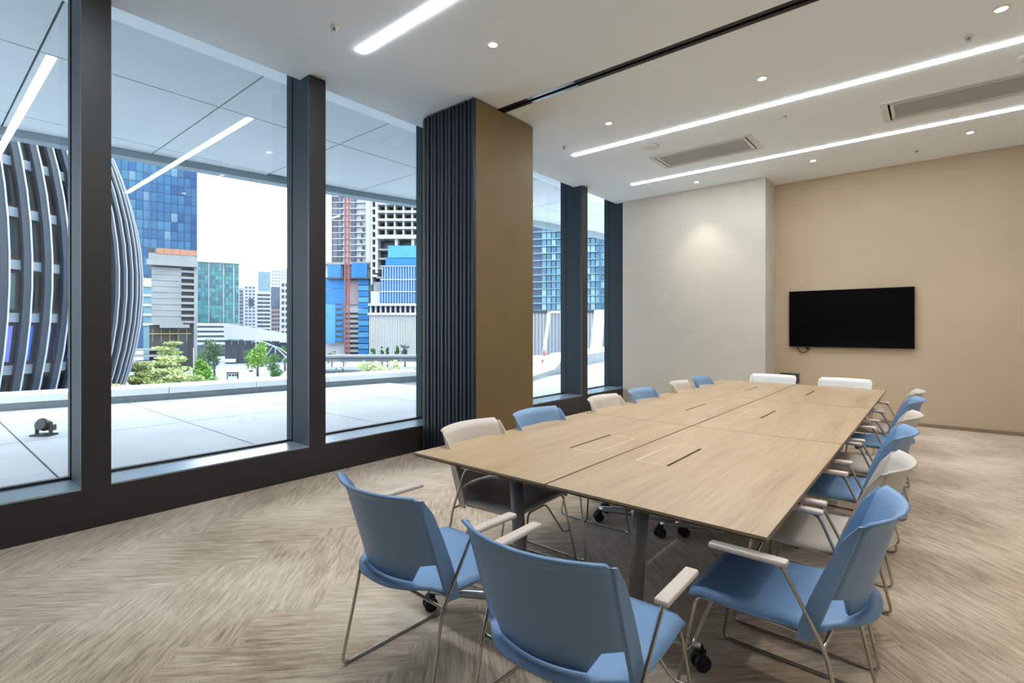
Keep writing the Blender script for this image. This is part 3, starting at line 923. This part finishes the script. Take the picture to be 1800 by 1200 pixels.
a_lo, a_hi = to_cam - math.radians(100), to_cam + math.radians(100)
a = a_lo
fins = 0
while a < a_hi:
    f = MB(); e = MB()
    zs = [0.0 + i * TOPB / 14 for i in range(15)]
    for zi in range(14):
        rings = []; er = []
        for z in (zs[zi], zs[zi + 1]):
            r = prof(z)
            ca, sa = math.cos(a), math.sin(a)
            def pt(rr, tt): return (rr * ca - tt * sa, rr * sa + tt * ca, z)
            rings.append([pt(r - 0.28, -0.17), pt(r, -0.20), pt(r, 0.20), pt(r - 0.28, 0.17)])
            er.append([pt(r - 0.04, 0.18), pt(r + 0.06, 0.18), pt(r + 0.06, 0.25), pt(r - 0.04, 0.25)])
        f.hexa(rings[0], rings[1]); e.hexa(er[0], er[1])
    ff = f.build('fin', 'fin_metal', cb_)
    e.build('fin_lit_edge', 'fin_lit_edge', ff)
    # window panes and screens between this fin and the next, on the side that faces the room
    if abs(a - to_cam) < math.radians(75):
        am = a + step / 2
        for si in range(len(storeys) - 1):
            z0, z1 = storeys[si] + 0.5, storeys[si + 1] - 0.5
            for h in range(1):
                b0 = a + step * 0.2; b1 = b0 + step * 0.6
                pts = []
                for (bb, z) in ((b0, z0), (b1, z0), (b1, z1), (b0, z1)):
                    r = prof(z) - 0.62
                    pts.append((r * math.cos(bb), r * math.sin(bb), z))
                inn = [((abs(p[0]) - 0.0) and p[0] * 0.996, p[1] * 0.996, p[2]) for p in pts]
                m = 'dark_pane_' + random.choice('aabcccd')
                if si == 2 and abs(a - to_cam) < math.radians(60):
                    m = random.choice(['led_violet', 'led_blue', 'led_violet'])
                    zmid = z0 + (z1 - z0) * 0.72
                MB().hexa(inn, pts).build('window_pane', m, cb_)
    a += step

# blue glass tower
s = Site('glass_tower', 'tall blue glass tower behind the curved building', 'building', 276, 195, face=True)
x0, x1 = s.x(200), s.x(347)
topz = s.z(120)
MB().box(x0, x1, 0.25, 16, 0, topz).build('tower_body', 'blue_mullion', s.o)
nc, pw = 12, (x1 - x0) / 12
rh = 3.55
nr = 20
z_hi = s.z(176)
pane_me = [MB().box(0.10, pw - 0.10, 0.0, 0.22, 0.10, rh - 0.10).mesh('glass_panel', 'blue_pane_' + c) for c in 'abcde']
for r in range(nr):
    for c in range(nc):
        w = [5, 4, 3, 1, 4] if c > 4 else [3, 6, 1, 2, 5]
        if c > 9: w = [5, 1, 6, 0, 2]
        me = random.choices(pane_me, w)[0]
        link(me, 'glass_panel', s.o, (x0 + c * pw, 0, z_hi - r * rh))
MB().box(x0 + 5 * pw - 0.35, x0 + 5 * pw + 0.1, -0.25, 0.2, 0, topz).build('recess_joint', 'blue_mullion', s.o)

# concrete building under construction
s = Site('concrete_building', 'raw concrete building with louvred side and orange parapet', 'building', 302, 90, face=True)
s.box('main_block', 'concrete', 266, 319, 470, 568, 0, 7)
s.box('core_block', 'concrete_dark', 319, 344, 462, 572, 0.4, 7)
for k in range(9):
    q0 = 474 + k * 11.2
    s.box('louvre', 'concrete', 318, 345, q0, q0 + 4.0, -0.25, 0.5)
s.box('corner_column', 'concrete', 341, 347, 462, 640, -0.2, 0.6)
for k in range(9):
    s.box('board_mark', 'concrete', 266.3, 318.6, 474 + k * 10.4, 483.0 + k * 10.4, -0.07 - 0.04 * (k % 2), 0.05)
s.box('roof_slab', 'concrete', 258, 346, 459, 468, -1.2, 8)
s.box('roof_wall', 'concrete', 261, 345, 447, 459, -0.4, 7)
for k in range(5):
    s.box('orange_parapet', 'brick_orange', 275 + k * 14.2, 288.6 + k * 14.2, 438, 447.5, -0.5, 0.0)
s.box('roof_machine', 'concrete_dark', 260, 272, 438, 447, 0, 2)
s.box('soffit_slab', 'concrete', 268, 322, 565, 571, -1.0, 7)
s.box('lower_wall', 'concrete_dark', 262, 340, 571, 652, 1.0, 7)
s.box('hung_beam', 'concrete', 281, 333, 570, 576, -1.4, -0.4)
s.box('dark_door', 'far_window_dark', 311, 331, 588, 630, 0.75, 1.0)
s.box('yellow_rail', 'rail_yellow', 262, 336, 585.5, 587, 0.2, 0.35)
for k in range(5):
    s.box('rail_post', 'rail_yellow', 268 + k * 15, 268.8 + k * 15, 578, 600, 0.2, 0.35)
for k in range(4):
    s.box('terrace_slab', 'concrete', 235, 315, 612 + k * 10, 615 + k * 10, -1.5 - k, 2)

# small glass block beside it
s = Site('glass_annex', 'small pale glass annex left of the concrete building', 'building', 259, 110, face=True)
s.box('annex_body', 'tower_teal', 252, 267, 500, 639, 0, 8)
for k in range(5):
    s.box('annex_slab', 'tower_white', 251, 268, 500 + k * 17, 504 + k * 17, -0.4, 0.2)
s.box('annex_roof', 'tower_white', 250, 270, 489, 500, -0.4, 8)

# teal glass office
s = Site('teal_office', 'teal glass office block with thin pale mullions', 'building', 383, 140, face=True)
x0, x1 = s.x(347), s.x(420); z0, z1 = s.z(567), s.z(462)
MB().box(x0, x1, 0.3, 12, 0, z1).build('office_body', 'teal_mullion', s.o)
nc, nr = 12, 14
pw, rh = (x1 - x0) / nc, (z1 - z0) / nr
tm = [MB().box(0.06, pw - 0.06, 0.05, 0.35, 0.10, rh - 0.05).mesh('glass_panel', 'teal_pane_' + c) for c in 'abc']
for r in range(nr):
    for c in range(nc):
        link(random.choices(tm, [4, 4, 2 + 3 * (r in (4, 8, 9))])[0], 'glass_panel', s.o, (x0 + c * pw, 0, z0 + r * rh))
for p in (347, 367, 393, 411, 420):
    s.box('pale_mullion', 'tower_white', p - 0.5, p + 0.5, 462, 567, -0.2, 0.3)
s.box('roof_rim', 'tower_white', 346, 421.5, 458, 462, -0.6, 12)
for k in range(5):
    s.box('podium_band', 'tower_white', 345, 401, 568 + k * 8.2, 572.5 + k * 8.2, -3.0, 0)
s.box('podium', 'far_window', 346, 400, 567, 620, -2.6, 6)

# distant towers on the skyline
def windowed(name, label, px, p0, p1, q0, q1, d, m, wm, nx, ny, band=False, group='distant skyline towers', depth=7, margin=0.08):
    s = Site(name, label, 'building', px, d, group=group, face=True)
    s.box('tower_body', m, p0, p1, q0, q1, 0, depth)
    x0, x1, z0, z1 = s.x(p0), s.x(p1), s.z(q1), s.z(q0)
    W_, H_ = (x1 - x0), (z1 - z0)
    mb = MB()
    for i in range(nx):
        for j in range(ny):
            a, b = x0 + W_ * (margin + (1 - 2 * margin) * (i + (0.02 if band else 0.18)) / nx), x0 + W_ * (margin + (1 - 2 * margin) * (i + (0.98 if band else 0.82)) / nx)
            c, e = z0 + H_ * (0.03 + 0.94 * (j + 0.25) / ny), z0 + H_ * (0.03 + 0.94 * (j + 0.78) / ny)
            mb.box(a, b, -0.12, 0.05, c, e)
    mb.build('windows', wm, s.o)['kind'] = 'stuff'
    return s
windowed('skyline_tower', 'distant white tower, tallest of the skyline group', 492, 474, 512, 471, 600, 330, 'tower_white', 'tower_grey', 6, 22)
windowed('skyline_tower', 'distant pale teal tower left of the tallest white one', 464, 453, 475, 477, 600, 300, 'tower_teal', 'tower_grey', 4, 20)
windowed('skyline_tower', 'narrow dark grey tower beside the teal office', 424, 420, 428, 506, 610, 264, 'tower_grey', 'far_window_dark', 2, 16)
windowed('skyline_tower', 'white apartment tower with one dark teal square, right of the teal office', 438, 428, 451, 499, 612, 250, 'tower_white', 'far_window', 3, 18).box('dark_square', 'far_window_dark', 437, 446, 525, 538, -0.3, 0.1)
windowed('skyline_tower', 'white apartment tower with stacked balcony bands', 463, 450, 477, 512, 614, 236, 'tower_white', 'far_window_dark', 2, 14, True)
windowed('skyline_tower', 'dark slate tower with a pink lower half', 484, 476, 493, 505, 614, 223, 'tower_pink', 'far_window_dark', 3, 14).box('slate_top', 'far_window', 476.5, 492.5, 504.5, 538, -0.3, 0.2)
windowed('skyline_tower', 'cream tower with square windows beside the window frame', 502, 492, 516, 492, 614, 210, 'tower_cream', 'far_window_dark', 3, 11)

# low pavilion with sloping white roof
s = Site('pavilion', 'low pavilion with sloping white roof and dark glass front', 'building', 455, 112, face=True)
def wedge(y0, y1):
    P_ = [(395, 568), (540, 592), (540, 602), (396, 594)]
    vs = [(s.x(p), y0, s.z(q)) for p, q in P_] + [(s.x(p), y1, s.z(q)) for p, q in P_]
    return MB().add(vs, [(0, 1, 2, 3), (7, 6, 5, 4), (0, 4, 5, 1), (1, 5, 6, 2), (2, 6, 7, 3), (3, 7, 4, 0)])
wedge(-4, 14).build('roof', 'shed_roof', s.o)
xs_ = [395 + k * 12 for k in range(13)]
for k in range(12):
    tl = 595 + (xs_[k] - 395) * 0.055
    MB().box(s.x(xs_[k]) + 0.05, s.x(xs_[k + 1]) - 0.05, 0, 0.3, 0, s.z(tl + 2)).build('glass_panel', 'shed_glass', s.o)
MB().box(s.x(396), s.x(539), 0.3, 10, 0, s.z(606)).build('pavilion_body', 'shed_glass', s.o)
for (p, q) in ((397, 430), (440, 470)):
    s.box('bench_block', 'parapet_white', p, p + 18, 629, 634, -2.5, -1.0)

# arched steel canopy, pylons, sign on the plaza
s = Site('arched_canopy', 'thin pale steel arches on the plaza in front of the pavilion', 'canopy', 478, 85)
for dy in (0, 3.0):
    pts = []
    for k in range(13):
        u = k / 12
        px = 446 + 62 * u; py = 600 + 34 * (u - 0.12) ** 2 * 1.3 + (0 if dy == 0 else 7)
        pts.append((s.x(px), dy, s.z(py)))
    MB().tube(pts, 0.09, 6).build('arch', 'steel_light', s.o, smooth=True)
for p, q in ((450, 601), (484, 608), (505, 628)):
    MB().tube([(s.x(p), 0, 0), (s.x(p), 0, s.z(q))], 0.08, 6).build('post', 'steel_light', s.o)
    MB().tube([(s.x(p), 0, 0.6), (s.x(p) + 1.6, 3.0, s.z(q + 6))], 0.05, 6).build('brace', 'steel_light', s.o)
for n, (p, q0, q1, d, w) in enumerate(((440.5, 626, 645, 88, 5), (465, 645, 675, 69, 6))):
    s = Site('pylon', ['slim white pylon sign left of the plaza trees', 'slim white pylon sign in front of the plaza trees'][n], 'pylon', p, d, group='white pylons on the plaza')
    s.box('pylon_panel', 'sign_white', p - w / 2, p + w / 2, q0, q1, 0, 0.25)
    MB().box(s.x(p - w / 2), s.x(p + w / 2), -0.05, 0.30, 0, 0.3).build('pylon_base', 'sign_dark', s.o)
s = Site('notice_board', 'freestanding notice board with dark frame and white panel on the plaza', 'sign', 408.5, 70)
s.box('panel', 'sign_white', 400, 417.5, 656, 668, 0.02, 0.10)
for k, (a, b, c, e) in enumerate(((398.5, 418.5, 654, 656.2), (398.5, 418.5, 667.5, 673.5), (398.5, 400.2, 654, 673), (417, 418.5, 654, 673))):
    s.box('frame_bar', 'sign_dark', a, b, c, e, -0.02, 0.16)
for (a, b) in ((401.5, 406), (407.5, 412), (413, 416.5)):
    s.box('printed_block', 'sign_dark', a, b, 657.5, 661, 0.0, 0.02)
s.box('post', 'sign_dark', 399, 400.5, 673, 690, 0.0, 0.12); s.box('post', 'sign_dark', 416.5, 418, 673, 690, 0.0, 0.12)

# towers under construction
s = Site('unfinished_tower', 'white residential tower under construction with blue safety nets, left of the frame tower', 'building', 615, 130)
s.box('tower_body', 'tower_white', 560, 653, 250, 640, 0.6, 16)
s.box('white_pier', 'tower_white', 560, 584, 250, 464, -0.5, 0.7)
s.box('white_pier', 'tower_white', 644, 652, 250, 470, -0.5, 0.7)
pm = {}
def winbox(site, px, py, w, h, m, yy=0.35, nm='window_pane'):
    k = (id(site), w, h, m, yy)
    if k not in pm:
        ww, hh = w / FPX * site.d, h / FPX * site.d
        pm[k] = MB().box(0, ww, yy - 0.45, yy + 0.28, 0, hh).mesh(nm, m)
    return link(pm[k], nm, site.o, (site.x(px), 0, site.z(py + h)))
for r in range(17):
    py = 452 - 10.6 * r
    for px, w in ((584.8, 8.6), (594.2, 6.4), (616.5, 8.4)):
        winbox(s, px, py, w, 8.6, random.choice(['far_window', 'far_window_dark', 'far_window']))
    s.box('sill_line', 'tower_white', 584, 644, py + 9.2, py + 10.4, -0.25, 0.7)
    if r < 8: winbox(s, 633 + (r % 3) * 2, py + 2, 2.6, 4.6, 'far_window_dark')
s.box('roof_slab', 'concrete', 574, 651, 462, 466, -1.5, 0.7)
s.box('net_panel', 'net_blue', 581, 604, 467, 490, -2.0, -1.7); s.box('net_panel', 'net_blue', 622, 649, 464, 489, -2.0, -1.7)
s.box('dark_bay', 'far_window_dark', 604, 623, 468, 490, -0.2, 0.3)
s.box('deck', 'concrete_dark', 578, 655, 489, 491.5, -2.2, 0.6)
for a, b, c, e in ((572, 607, 491, 507), (572, 607, 508, 534)):
    s.box('net_panel', 'net_blue', a, b, c, e, -1.0, -0.7)
s.box('net_panel', 'net_blue_light', 572, 592, 535, 603, -1.0, -0.7)
for k in range(7):
    s.box('net_strip', 'net_blue', 592, 607, 537 + k * 9.5, 542 + k * 9.5, -1.3, -0.6)
s.box('brick_infill', 'tower_pink', 611, 631, 493, 535, -0.2, 0.3)
for k in range(10):
    s.box('floor_slab', 'concrete', 606, 632, 545 + k * 8.6, 549.5 + k * 8.6, -0.8, 0.6)
    s.box('dark_bay', 'far_window_dark', 608, 631, 549.5 + k * 8.6, 553.5 + k * 8.6, 0.1, 0.62)
for k in range(13):
    s.box('net_strip', ['net_blue', 'net_blue_light'][k % 2], 632, 650, 492 + k * 10.2, 500.6 + k * 10.2, -1.0, -0.4)
cr = thing('crane_mast', 'rust red lattice crane mast in front of the unfinished tower', 'crane mast', (*world_at(610, 124), GZ), YAW)
mh = EYE + (HY - 250) / FPX * 124 - GZ
for dx in (-0.42, 0.42):
    for dy in (-0.42, 0.42):
        MB().box(dx - 0.09, dx + 0.09, dy - 0.09, dy + 0.09, 0, mh).build('mast_leg', 'crane_red', cr)
zb = 0
lat = MB()
while zb < mh - 2:
    for dy in (-0.42, 0.42):
        lat.tube([(-0.42, dy, zb), (0.42, dy, zb + 1.6)], 0.06, 4); lat.tube([(0.42, dy, zb + 1.6), (-0.42, dy, zb + 3.2)], 0.06, 4)
    for dx in (-0.42, 0.42):
        lat.tube([(dx, -0.42, zb), (dx, 0.42, zb + 1.6)], 0.06, 4)
    zb += 3.2
lat.build('lattice', 'crane_red', cr)['kind'] = 'stuff'

s = Site('frame_tower', 'concrete frame tower with open bays, blue scaffold nets and a pale slatted podium', 'building', 695, 128)
s.box('tower_body', 'far_window_dark', 652, 790, 260, 630, 3.5, 16)
s.box('edge_column', 'tower_white', 652, 654.5, 260, 500, -0.2, 3.6); s.box('edge_column', 'tower_white', 660, 664, 260, 480, -0.2, 3.6)
for r in range(18):
    s.box('stair_slab', 'tower_white', 653, 663, 258 + r * 13.2, 262.2 + r * 13.2, 0.0, 3.6)
for r in range(10):
    q0 = 285 + r * 14.2
    s.box('floor_slab', 'tower_white', 661, 792, q0, q0 + 3.6, -0.3, 3.6)
for c in range(9):
    s.box('column', 'tower_cream', 661 + c * 15.4, 663.6 + c * 15.4, 270, 420, 0.2, 3.6)
s.box('transfer_beam', 'tower_cream', 661, 792, 413, 420, -0.6, 3.6)
for p in (694, 723, 752):
    s.box('column', 'tower_cream', p, p + 5, 420, 436, 0.0, 3.0)
for q in (437, 453, 470, 486):
    s.box('floor_slab', 'concrete', 661, 690, q, q + 3, 0.0, 3.6)
s.box('side_wall', 'tower_white', 652, 671, 512, 535, 0.0, 3.6); s.box('side_wall', 'concrete', 655, 670, 495, 512, 0.6, 3.6)
for a, b, c, e, m in ((684, 792, 433, 454, 'net_blue_light'), (680, 792, 455, 467, 'net_blue'), (676, 792, 469, 491, 'net_blue'), (671, 792, 492, 512, 'net_blue'), (670, 792, 513, 533, 'net_blue')):
    s.box('net_panel', m, a, b, c, e, -1.2, -0.9)
for c in range(18):
    s.box('scaffold_pole', 'tower_white', 674 + c * 4.6, 674.9 + c * 4.6, 470, 534, -1.5, -1.2)
for q in (468, 491.5, 512.3):
    s.box('scaffold_ledger', 'tower_white', 671, 792, q, q + 1.4, -1.6, -1.2)
s.box('podium_deck', 'tower_white', 652, 792, 534, 538, -2.5, 3.5)
for c in range(11):
    s.box('podium_pier', 'tower_white', 653 + c * 8.6, 655.6 + c * 8.6, 538, 550, -1.5, 0)
s.box('podium_gallery', 'far_window_dark', 652, 792, 538, 551, 0, 3.4)
s.box('podium_coping', 'tower_white', 651, 792, 550, 554, -2.6, 3)
s.box('podium_backing', 'tower_grey', 652, 792, 554, 627, -1.4, 3)
for c in range(32):
    s.box('screen_slat', 'tower_white', 653 + c * 2.9, 655.0 + c * 2.9, 554, 626, -2.0, -1.4)

# planter terraces in front of the towers
s = Site('planter_wall', 'grey stepped planter walls across the street from the unfinished towers', 'planter', 660, 75)
s.box('planter_step', 'planter_grey', 560, 790, 626, 634, -2, 6); s.box('planter_coping', 'planter_grey', 560, 790, 624, 627, -2.3, 0)
s.box('planter_step', 'planter_grey', 566, 800, 641, 668, -10, -4); s.box('planter_coping', 'planter_grey', 566, 800, 639.5, 642, -10.3, -6)

# bluish office beside the terrace, seen through the far windows
s = Site('blue_office', 'blue glass office facade seen through the far windows', 'building', 1005, 60, turn=-12)
MB().box(s.x(900), s.x(1072), 0.3, 20, 0, s.z(330)).build('office_body', 'blue_mullion', s.o)
nc, nr = 20, 17
x0, x1 = s.x(900), s.x(1072); z0, z1 = s.z(545), s.z(330)
pw, rh = (x1 - x0) / nc, (z1 - z0) / nr
om = [MB().box(0.05, pw - 0.05, 0.06, 0.32, 0.08, rh - 0.08).mesh('glass_panel', m) for m in ('office_pane_a', 'office_pane_b', 'office_pane_c', 'office_pane_d', 'office_pane_a')]
for r in range(nr):
    for c in range(6, nc):
        link(random.choices(om, [2, 2, 3, 4, 3])[0], 'glass_panel', s.o, (x0 + c * pw, 0, z0 + r * rh))
for r in range(nr + 1):
    MB().box(x0, x1, -0.25, 0.1, z0 + r * rh - 0.05, z0 + r * rh + 0.05).build('sunshade', 'tower_teal', s.o)
for p in (990, 1053):
    s.box('office_fin', 'blue_pane_b', p, p + 3, 330, 545, -0.5, 0.2)
s.box('office_base', 'lamp_dark', 900, 1075, 545, 550, -0.3, 1)
s.box('lower_glass', 'tower_grey', 900, 1075, 550, 660, -0.1, 0.25)
for k in range(24):
    s.box('lower_mullion', 'tower_white', 925 + k * 6, 925.8 + k * 6, 550, 660, -0.3, -0.1)
# leaning white frames
for n, (p0, p1, pb0, pb1, q0, q1, d) in enumerate(((964, 969, 951, 956, 546, 645, 45), (1047, 1064, 1036, 1056, 544, 640, 42))):
    s = Site('leaning_frame', ['slim leaning white frame outside the far windows', 'broad leaning white pier outside the farthest window'][n], 'frame', (p0 + p1) / 2, d, group='leaning white frames outside')
    def hx(y0, y1):
        return [(s.x(pb0), y0, s.z(q1)), (s.x(pb1), y0, s.z(q1)), (s.x(pb1), y1, s.z(q1)), (s.x(pb0), y1, s.z(q1))], [(s.x(p0), y0, s.z(q0)), (s.x(p1), y0, s.z(q0)), (s.x(p1), y1, s.z(q0)), (s.x(p0), y1, s.z(q0))]
    a_, b_ = hx(0, 0.8)
    MB().hexa(a_, b_).build('leaning_post', 'tower_white', s.o)
    MB().box(s.x(pb0), s.x(pb1), 0, 0.8, 0, s.z(q1) + 0.01).build('plinth', 'tower_white', s.o)
    if n == 0:
        s.box('head_beam', 'tower_white', 964, 1000, 546, 550, 0, 0.8)
t = thing('traffic_cone', 'small red traffic cone beyond the parapet', 'cone', (*world_at(956.5, 27), -0.6))
MB().lathe([(0.32, 0), (0.30, 0.05), (0.18, 0.06), (0.05, 0.85), (0.03, 0.9)], 12).build('cone_body', 'cone_red', t)
MB().lathe([(0.135, 0.40), (0.095, 0.60), (0.09, 0.60)], 12).build('cone_band', 'sign_white', t)
rd = MB().box(-16, -4, 24, 44, -0.9, -0.6)
x_, y_ = world_at(975, 30)
tg = thing('entrance_deck', 'pale raised deck beyond the white parapet', 'deck', (x_, y_, GZ), YAW)
MB().box(-6, 7, -6, 9, 0, 5.4).build('deck_slab', 'paver', tg)
MB().box(-6, 7, -6.2, -6.0, 0, 5.4).build('deck_edge', 'parapet_white', tg)

# ------------------------------------------------------------------ plants
def foliage(center_fn, n, size, m, parent, name='foliage', flat=0.0):
    vs = []; fs = []
    for _ in range(n):
        p = center_fn()
        nrm = Vector((random.gauss(0, 1), random.gauss(0, 1), random.gauss(0, 1) + flat)).normalized()
        u = nrm.orthogonal().normalized()
        th = random.uniform(0, 2 * PI)
        u = (Matrix.Rotation(th, 3, nrm) @ u)
        v = nrm.cross(u)
        s_ = size * random.uniform(0.6, 1.4)
        o = len(vs)
        vs += [tuple(p - u * s_), tuple(p + v * s_ * 0.45), tuple(p + u * s_), tuple(p - v * s_ * 0.45)]
        fs.append((o, o + 1, o + 2, o + 3))
    mb = MB(); mb.v = vs; mb.f = fs
    o = mb.build(name, m, parent)
    o['kind'] = 'stuff'
    return o
def ball(c, r):
    c = Vector(c)
    def fn():
        while True:
            p = Vector((random.uniform(-1, 1), random.uniform(-1, 1), random.uniform(-1, 1)))
            if 0.25 < p.length < 1: break
        return c + Vector((p.x * r[0], p.y * r[1], p.z * r[2]))
    return fn
def tree(name, label, px, top, d, wpx, m, cat='tree', group=None, base=GZ, crown=0.7, n=900, cone=False, leaf=None):
    x, y = world_at(px, d)
    t = thing(name, label, cat, (x, y, base), random.uniform(0, 6), group)
    h = EYE + (HY - top) / FPX * d - base
    r = wpx / FPX * d / 2
    ch = h * crown
    MB().tube([(0, 0, 0), (0.05 * r, 0, h * 0.4), (0, 0.05 * r, h * 0.8)], [0.05 * h ** 0.7 + 0.03, 0.03 * h ** 0.7 + 0.02, 0.02], 7).build('trunk', 'bark', t, smooth=True)
    for k in range(4):
        an = random.uniform(0, 2 * PI)
        MB().tube([(0, 0, h * (0.35 + 0.08 * k)), (math.cos(an) * r * 0.6, math.sin(an) * r * 0.6, h * (0.6 + 0.06 * k))], [0.04 + 0.006 * h, 0.012], 5).build('branch', 'bark', t)
    ls = leaf or max(0.12, 0.13 * r)
    blobs = []
    for k in range(9):
        u = random.random()
        rr = r * (0.62 if not cone else 0.75 * (1 - u) + 0.15)
        an = random.uniform(0, 2 * PI)
        off = r * (0.45 if not cone else 0.45 * (1 - u))
        blobs.append(ball((math.cos(an) * off, math.sin(an) * off, h - ch + ch * (0.12 + 0.72 * u)), (rr, rr, min(rr, ch * 0.26))))
    foliage(lambda: random.choice(blobs)(), n, ls, m, t)
    return t
gp = 'plaza trees'
tree('plaza_tree', 'bright green bushy tree at the left edge of the plaza path', 352, 622, 62, 46, 'leaf_bright', group=gp, cone=True, n=1500, crown=0.9)
tree('plaza_tree', 'dark green round tree behind the bright bushy one', 377, 597, 74, 34, 'leaf_dark', group=gp, n=1100)
tree('plaza_tree', 'mid green tree touching the concrete building', 360, 598, 84, 26, 'leaf_mid', group=gp, n=800)
tree('plaza_tree', 'large fresh green tree behind the slim white pylons', 453, 604, 80, 36, 'leaf_bright', group=gp, n=1300)
tree('plaza_tree', 'smaller green tree right of the fresh green one', 478, 624, 72, 26, 'leaf_mid', group=gp, n=900)
tree('plaza_tree', 'low round green tree above the parapet by the window frame', 487, 646, 66, 22, 'leaf_mid', group=gp, n=600)
tree('plaza_tree', 'slender green tree left of the fresh green one', 436, 611, 95, 18, 'leaf_mid', group=gp, n=500)
tree('plaza_tree', 'faint green tree in front of the pavilion glass', 501, 602, 90, 20, 'leaf_mid', group=gp, n=500)
# layered pale shrubs (flat cloud-like pads)
def cloud_tree(label, px, top, d, wpx, npads):
    x, y = world_at(px, d)
    t = thing('layered_tree', label, 'tree', (x, y, GZ), 0, 'layered pale trees by the curved building')
    h = EYE + (HY - top) / FPX * d - GZ
    r = wpx / FPX * d / 2
    MB().tube([(0, 0, 0), (0.1, 0.1, h * 0.5), (0, 0, h * 0.97)], [0.14, 0.09, 0.04], 7).build('trunk', 'bark', t, smooth=True)
    for k in range(npads):
        u = (k + 0.5) / npads
        z = h * (0.42 + 0.56 * u)
        an = k * 2.4
        rr = r * (0.95 - 0.45 * u)
        off = r * 0.30
        MB().tube([(0, 0, z - 0.5), (math.cos(an) * off, math.sin(an) * off, z)], [0.05, 0.02], 5).build('branch', 'bark', t)
        foliage(ball((math.cos(an) * off, math.sin(an) * off, z), (rr, rr, 0.26)), 620, 0.24, random.choice(['leaf_pale', 'leaf_pale', 'leaf_lime']), t, 'foliage_pad', flat=1.5)
cloud_tree('pale layered tree in front of the concrete building, tallest of its group', 292, 628, 55, 80, 7)
cloud_tree('pale layered tree beside the foot of the curved building', 252, 636, 48, 60, 6)
cloud_tree('pale layered tree in the middle above the parapet', 300, 648, 44, 75, 5)
cloud_tree('low pale layered tree at the left window frame', 212, 672, 34, 60, 3)
cloud_tree('pale layered tree on the terraces of the concrete building', 296, 598, 84, 50, 4)
cloud_tree('low pale layered tree at the right end of its group', 338, 662, 52, 40, 4)
def shrub(label, px, top, d, wpx, m, n=500):
    return tree('shrub', label, px, top, d, wpx, m, 'shrub', 'shrubs beyond the parapet', base=GZ, crown=0.85, n=n)
shrub('low green shrub at the foot of the bright bushy tree', 318, 672, 48, 40, 'leaf_mid')
shrub('dark green shrub left in the third window', 580, 640, 52, 24, 'leaf_dark')
shrub('round dark green shrub in the third window', 601, 643, 50, 30, 'leaf_dark', 700)
shrub('small green shrub at the right edge of the third window', 728, 650, 55, 22, 'leaf_mid')
shrub('low green hedge plant on the left above the parapet', 10, 688, 26, 36, 'leaf_pale')
for n, (p, q, d, w, m) in enumerate(((668, 628, 56, 32, 'leaf_lime'), (695, 632, 58, 26, 'leaf_lime'), (644, 634, 60, 26, 'leaf_lime'), (583, 618, 90, 18, 'leaf_mid'), (604, 620, 92, 14, 'leaf_mid'), (655, 606, 96, 9, 'leaf_mid'), (672, 606, 100, 6, 'leaf_dark'), (681, 608, 100, 5, 'leaf_dark'), (698, 606, 100, 8, 'leaf_mid'), (712, 602, 100, 14, 'leaf_dark'))):
    tree('sapling', ['thin lime green sapling in the middle of the third window', 'thin lime green sapling right of the middle sapling', 'thin lime green sapling left of the middle sapling',
                     'small street tree under the blue nets beside the window frame', 'small street tree next to the crane mast foot', 'narrow street tree at the left end of the slatted podium',
                     'tiny dark tree second from the left along the podium', 'tiny dark tree third from the left along the podium', 'small green tree in front of the podium slats', 'dark tree at the right along the slatted podium'][n],
         p, q, d, w, m, 'tree', 'street saplings', crown=0.6, n=160 if n < 3 else 220, leaf=0.22)
